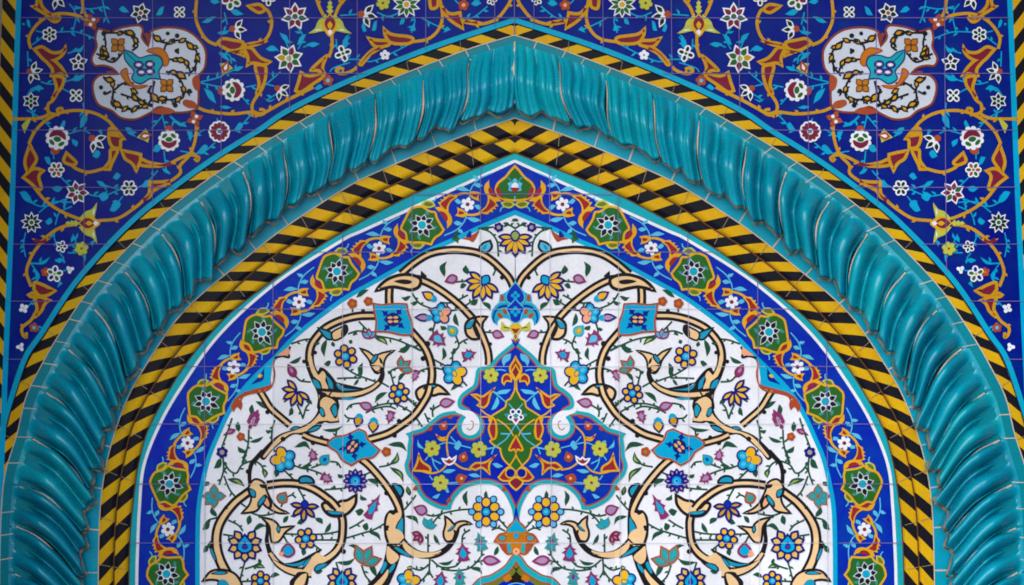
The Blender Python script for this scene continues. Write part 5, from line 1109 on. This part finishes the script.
    for k in range(-4, 2 * n):
        u0, u1 = 5 + k * per / 2, 5 + (k + 1) * per / 2
        for q in range(2):
            ua, ub = u0 + (u1 - u0) * q / 2, u0 + (u1 - u0) * (q + 1) / 2; base = len(V)
            for v_ in (0, .33, .67, 1):
                for u in (ua, ub):
                    w_ = min(1, max(0, (u - 17 * v_ + 14) / f0_.len)); V.append(P(*xf(between('V0', 'V1', w_, v_)), -0.0005))
            for j in range(3):
                fc = (base + 2 * j, base + 2 * j + 1, base + 2 * j + 3, base + 2 * j + 2)
                if len({V[i] for i in fc}) > 2: F.append(fc if sg < 0 else tuple(reversed(fc))); MI.append(k % 2)
    mesh('stripes', V, F, [MATS['chevyellow'], MATS['chevblack']], MI, vb)
    a = Art(1.2); a.line([(p[0] - 17, p[1]) for p in fv.p[::3]], 'mortar_dark', 1.4, raw=True); a.build('grout', vb, 0.0, xf)
# ---- back wall; added out-of-frame walls and slab for edge shade, pavement for bounce
wall = slab('back_wall', [(-260, -300), (1290, -300), (1290, 1690), (-260, 1690)], 'plaster', D_TYMP + 0.02, 0.5)
thing(wall, 'plain pale wall behind the tiled arch, a sliver of it showing at the edge', 'wall', None, 'structure')
def box(name, x0, x1, y0, y1, z0, z1, m):
    V = [(x, y, z) for x in (x0, x1) for y in (y0, y1) for z in (z0, z1)]
    F = [(0, 1, 3, 2), (4, 6, 7, 5), (0, 4, 5, 1), (2, 3, 7, 6), (0, 2, 6, 4), (1, 5, 7, 3)]
    return mesh(name, V, F, [MATS[m]])
XL, XR, ZT = P(-90, 0)[0], P(1119, 0)[0], P(0, -420)[2]
for x0, x1, sd in ((XL - 0.9, XL, 'left'), (XR, XR + 0.9, 'right')):
    thing(box('shade_wall', x0, x1, -DEEP, 0.1, 0.0, ZT + 0.8, 'shade_wall_mat'), 'unseen plain wall on the %s, added to shade that side of the arch' % sd, 'wall', None, 'structure')  # blocker added out of view to darken this side
thing(box('shade_slab', XL, XR, -DEEP, 0.1, ZT, ZT + 0.8, 'shade_wall_mat'), 'unseen flat slab above the arch, added to shade its top', 'shade_slab', None, 'structure')  # unseen slab added to cut sky light from above
thing(box('pavement', -60, 60, -80, 0.6, -0.3, 0.0, 'paving'), 'unseen pale stone pavement in front of the arch, added to bounce light', 'pavement', None, 'structure')  # ground added out of view for its bounced light
# ================================================================ CAMERA, LIGHT, WORLD
cam = bpy.data.cameras.new('camera'); co = bpy.data.objects.new('camera', cam); COL.objects.link(co)
co.location = (0, -DIST, ZC); co.rotation_euler = (math.radians(90), 0, 0)
cam.sensor_width = 36.0; cam.lens = 36.0 * DIST / (1024 * S); cam.clip_end = 500
sc.camera = co
w = bpy.data.worlds.new('World'); sc.world = w; w.use_nodes = True
nt = w.node_tree
sky = nt.nodes.new('ShaderNodeTexSky'); sky.sky_type = 'NISHITA'; sky.sun_disc = False
SUN_EL, SUN_AZ = 27.0, 202.0       # degrees; 180 = straight out of the wall
sky.sun_elevation = math.radians(SUN_EL); sky.sun_rotation = math.radians(SUN_AZ)
nt.links.new(sky.outputs[0], nt.nodes['Background'].inputs[0]); nt.nodes['Background'].inputs[1].default_value = 0.10
sun = bpy.data.lights.new('sun', 'SUN'); sun.energy = 2.0; sun.angle = math.radians(70); sun.color = (1.0, 0.99, 0.98)
so = bpy.data.objects.new('sun', sun); COL.objects.link(so)
az, el = math.radians(SUN_AZ), math.radians(SUN_EL)
to_sun = Vector((math.sin(az) * math.cos(el), math.cos(az) * math.cos(el), math.sin(el)))
so.rotation_euler = to_sun.to_track_quat('Z', 'Y').to_euler()
so.location = to_sun * 20
sc.view_settings.view_transform = 'Standard'; sc.view_settings.look = 'None'; sc.view_settings.gamma = 1.0
sc.view_settings.use_curve_mapping = False
sc.view_settings.exposure = 0.42
sc.cycles.pixel_filter_type = 'BLACKMAN_HARRIS'; sc.cycles.filter_width = 1.8
sc.cycles.max_bounces = 6; sc.cycles.use_denoising = True
